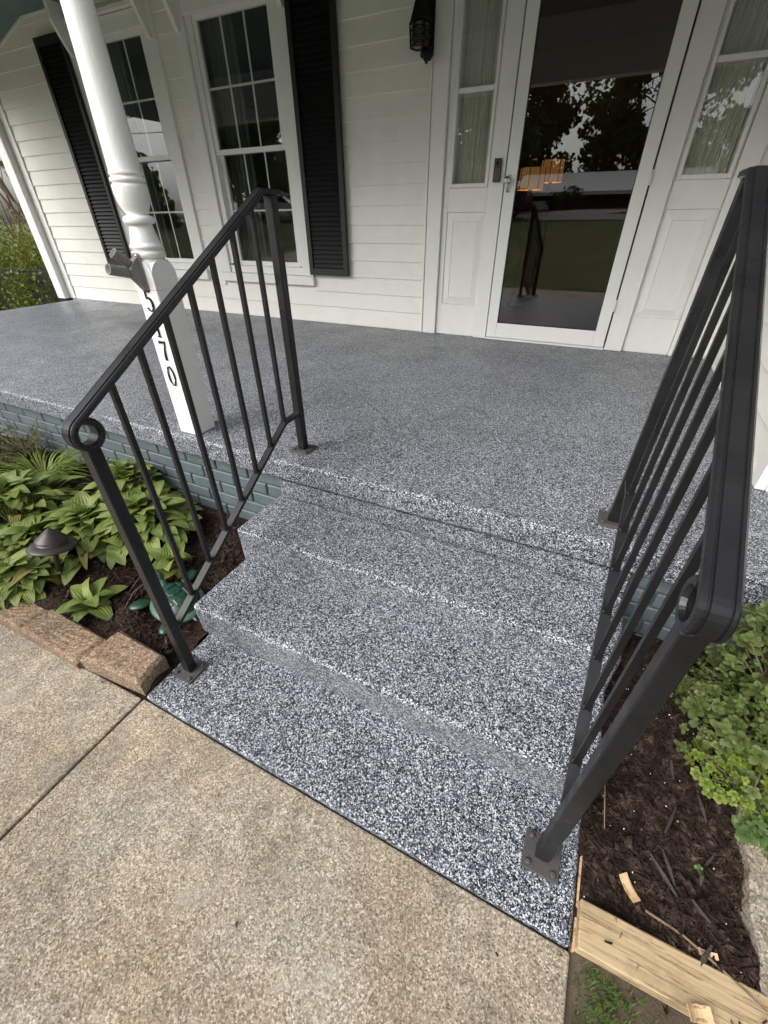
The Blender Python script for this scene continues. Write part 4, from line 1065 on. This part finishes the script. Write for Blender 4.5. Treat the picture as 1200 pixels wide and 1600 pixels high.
# ================================================================== BACKGROUND LEFT
def leafcloud(m_, c, R, n, s, flat=0, bottom=-.3, rr=random):
    for k in range(n):
        d = Vector((rr.gauss(0, 1), rr.gauss(0, 1), rr.gauss(0, 1))).normalized()
        if d.z < bottom: continue
        f = rr.uniform(.55, 1.05)**.6
        lump = 1+.16*math.sin(d.x*5+c[0])*math.sin(d.y*6+c[1])+.12*math.sin(d.z*8+d.x*4)
        p = Vector(c)+Vector((d.x*R[0], d.y*R[1], d.z*R[2]))*f*lump
        e = Euler((rr.uniform(0, 6.3), rr.uniform(0, 6.3), rr.uniform(0, 6.3))).to_matrix(); q = s*rr.uniform(.6, 1.3)
        m_.add([p+e @ Vector(v)*q for v in ((-.35, -.5, 0), (.35, -.5, .05), (.4, .4, 0), (0, .7, .1), (-.4, .4, 0))], [(0, 1, 2, 3, 4)])
hg = thing('hedge', 'clipped yellow green hedge beyond the left end of the porch', 'hedge', (-8.6, 4.3, -.06))
m_ = MB()
for (x, y, rx, ry, rz_) in ((-9.6, 4.4, 1.2, 1.0, 1.05), (-8.5, 4.2, 1.0, .9, 1.12), (-7.6, 4.4, .9, .8, 1.08), (-10.9, 4.4, 1.2, 1.0, 1.1)):
    leafcloud(m_, (x+8.6, y-4.3, .15), (rx, ry, rz_), 8000, .034)
m_.build('foliage', HEDGE, hg)
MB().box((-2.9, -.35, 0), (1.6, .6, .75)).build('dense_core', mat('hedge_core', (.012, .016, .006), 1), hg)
bs = thing('bare_shrub', 'leafless tan branched shrub rising behind the hedge', 'shrub', (-11.0, 6.6, -.06)); m_ = MB()
for k in range(70):
    a = random.uniform(0, 6.3); r_ = random.uniform(.1, 1.7); h = random.uniform(2.2, 4.2)
    p = [Vector((random.gauss(0, .5), random.gauss(0, .4), 0))]
    for i in range(1, 6): p.append(Vector((p[0].x+math.cos(a)*r_*(i/5)**1.3+random.gauss(0, .05), p[0].y+math.sin(a)*r_*(i/5)**1.3+random.gauss(0, .05), h*i/5)))
    m_.tube(p, [.035, .03, .025, .018, .012, .005], 5)
m_.build('branches', TWIG, bs)
def tree(label, x, y, h, R, n, s, m=CROWN, seed=0, group='trees around the yard', zlo=.36):
    rr = random.Random(seed); t = thing('tree', label, 'tree', (x, y, -.06), group=group)
    tk = MB(); tk.tube([(0, 0, 0), (.1, 0, h*.25), (.0, .1, h*.55), (.1, .0, h*.85)], [h*.03, h*.024, h*.016, h*.005], 10)
    for k in range(9):
        a = rr.uniform(0, 6.3); z0 = h*rr.uniform(.3, .75); q = R*rr.uniform(.5, .9)
        tk.tube([(0, 0, z0), (math.cos(a)*q*.5, math.sin(a)*q*.5, z0+h*.05), (math.cos(a)*q, math.sin(a)*q, z0+h*.12)], [h*.009, h*.006, h*.002], 6)
    tk.build('trunk', BARK, t)
    c_ = MB()
    for k in range(22):
        a = rr.uniform(0, 6.3); rad = R*rr.uniform(.1, .75); z = h*rr.uniform(zlo, .95); q = R*rr.uniform(.25, .45)
        rad *= (1.15-(z/h)*.75)
        leafcloud(c_, (math.cos(a)*rad, math.sin(a)*rad, z), (q, q, q*.75), n//22, s, bottom=-1, rr=rr)
    c_.build('crown', m, t)
tree('dark evergreen tree far behind the hedge at the left', -16, 11, 7, 3.2, 7000, .12, CROWN, 3)
tree('bushy green tree behind the bare shrub', -13.2, 9.5, 3.2, 1.8, 6000, .07, HEDGE, 4)

# ================================================================== ACROSS THE STREET (seen mirrored in the glass)
fh_ = thing('ranch_house', 'long low dark brick ranch house across the street with pale low roof', 'house', (-6, -33, -.06))
MB().box((-15, -4, 0), (13, 4, 2.5)).build('wall', mat('dark_brick', (.035, .027, .022), .9), fh_)
MB().box((-15.6, 4.4, 2.36), (13.6, 4.7, 2.52)).build('fascia', TRIM, fh_)
MB().prism([(-4.8, 2.5), (4.78, 2.53), (0, 3.75)], -15.8, 13.8, 'x').build('roof', mat('pale_roof', (.62, .61, .6), .7), fh_)
for x in (-11, 9): 
    wn = MB().bbox((x, 4.0, .8), (x+1.6, 4.06, 2.1), .02, 1).build('window', TRIM, fh_); MB().box((x+.1, 4.065, .9), (x+1.5, 4.07, 2.0)).build('pane', mat('far_pane', (.03, .035, .04), .1) if 'far_pane' not in bpy.data.materials else bpy.data.materials['far_pane'], wn)
MB().box((-.5, 4.0, 0), (.6, 4.05, 2.1)).build('door', TRIM, fh_)
TR = [(-9.5, -27, 10, 3.6, 9000, .34, 'oak tree in front of the far ranch house'), (-8.5, -40.5, 12, 4.6, 9000, .16, 'left one of the three trees behind the far ranch house'),
      (-3.4, -39.5, 10.5, 3.6, 7000, .16, 'middle one of the three trees behind the far ranch house'), (1.6, -40.5, 13, 4.8, 9000, .16, 'right one of the three trees behind the far ranch house'),
      (11, -29, 13, 4.6, 6000, .3, 'broad tree at the right end of the far ranch house'), (5.2, -26, 11, 3.8, 9000, .2, 'tree in front of the right half of the far ranch house'), (-17, -41, 15, 5.5, 8000, .2, 'tall tree at the left end of the far ranch house'),
      (-30, -30, 13, 5.5, 6000, .3, 'tree far to the left across the street'), (-19.5, -14.5, 8, 3.2, 9000, .30, 'full crowned tree in the side yard beyond the parked car'),
      (-28.5, -15.5, 4.4, 2.6, 6000, .14, 'small tree at the far left of the side yard'), (-25, -24, 9, 3.6, 6000, .2, 'tree across the street left of the ranch house')]
for k, (x, y, h, R, n, zlo, lb) in enumerate(TR): tree(lb, x, y, h, R, n, .24, CROWN, 20+k, zlo=zlo)
for k, (x, y) in enumerate(((-13, -28.6), (-7.6, -28.4), (-4.2, -28.5), (1.5, -28.4))):
    m_ = MB(); leafcloud(m_, (0, 0, .55), (1.1, .7, .7), 900, .16, bottom=-.6)
    m_.build('foundation_shrub', CROWN, loc=(x, y, 1.4), label=['leftmost dark shrub against the far ranch house', 'dark shrub under the window of the far ranch house', 'dark shrub left of the door of the far ranch house', 'dark shrub right of the door of the far ranch house'][k], cat='shrub', group='foundation shrubs across the street')
for k, (z, dy) in enumerate(((6.4, 0), (7.2, .3), (8.0, 0))):
    MB().tube([(x, -17.5-dy, z-.9*(1-((x % 40)/20-1)**2)) for x in range(-80, 81, 4)], .02, 5).build('power_line', BLACKM, label=['lowest overhead power line along the street', 'middle overhead power line along the street', 'topmost overhead power line along the street'][k], cat='power line', group='power lines along the street')
for x in (-40, 0, 40): 
    if x: MB().tube([(x, -17.5, 0), (x, -17.5, 9)], [.15, .11], 10).build('utility_pole', BARK, label='wooden utility pole beside the street toward the '+('west end' if x < 0 else 'east end'), cat='pole', group='utility poles along the street')
def vehicle(name, label, cat, loc, rz, body, m, roofpoly, wheels, truck=False):
    t = thing(name, label, cat, loc, rz)
    MB().prism(body, -.88, .88, 'y').build('body', m, t)
    c_ = MB().prism(roofpoly, -.74, .74, 'y').build('cabin', mat('car_glass_'+name, (.02, .025, .03), .08), t)
    xs = [p[0] for p in roofpoly]; zt_ = max(p[1] for p in roofpoly); tops = [p[0] for p in roofpoly if p[1] > zt_-.05]
    MB().bbox((min(tops)-.02, -.76, zt_-.01), (max(tops)+.02, .76, zt_+.05), .03, 2).build('roof', m, t)
    for x in wheels:
        for y in (-.82, .82):
            wh = MB().lathe([(.1, -.1), (.33, -.1), (.34, -.06), (.34, .06), (.33, .1), (.1, .1)], n=20).build('wheel', mat('tyre', (.015, .015, .015), .9) if 'tyre' not in bpy.data.materials else bpy.data.materials['tyre'], t, loc=(x, y, .34), rot=(PI/2, 0, 0))
            MB().lathe([(.02, -.105), (.2, -.102), (.2, .102), (.02, .105)], n=14).build('rim', CHROME, wh)
    xe = min(p[0] for p in body)
    for y in (-.72, .72): MB().bbox((xe-.02, y-.1, .72), (xe+.04, y+.1, .95), .02, 1).build('tail_light', mat('tail_red', (.4, .01, .01), .3) if 'tail_red' not in bpy.data.materials else bpy.data.materials['tail_red'], t)
carb = [(-2.1, .3), (2.15, .3), (2.2, .6), (2.0, .8), (1.0, .95), (-1.5, 1.0), (-2.1, .95), (-2.2, .6)]
vehicle('parked_car', 'white sedan parked on the street seen reflected in the window', 'car', (-21.5, -21.0, 1.13), 0, carb, mat('white_car', (.75, .75, .75), .25), [(-1.75, .97), (1.05, .93), (.35, 1.42), (-1.2, 1.42)], (-1.35, 1.4))
pk = [(-2.7, .45), (2.6, .45), (2.65, .9), (2.45, 1.12), (1.1, 1.18), (-2.7, 1.18)]
vehicle('pickup_truck', 'dark blue pickup truck parked along the street seen reflected in the door', 'pickup truck', (-8.0, -20.9, 1.12), math.radians(180), pk, mat('navy_paint', (.015, .018, .035), .25), [(-.6, 1.16), (1.25, 1.16), (.75, 1.75), (-.4, 1.75)], (-1.75, 1.75))
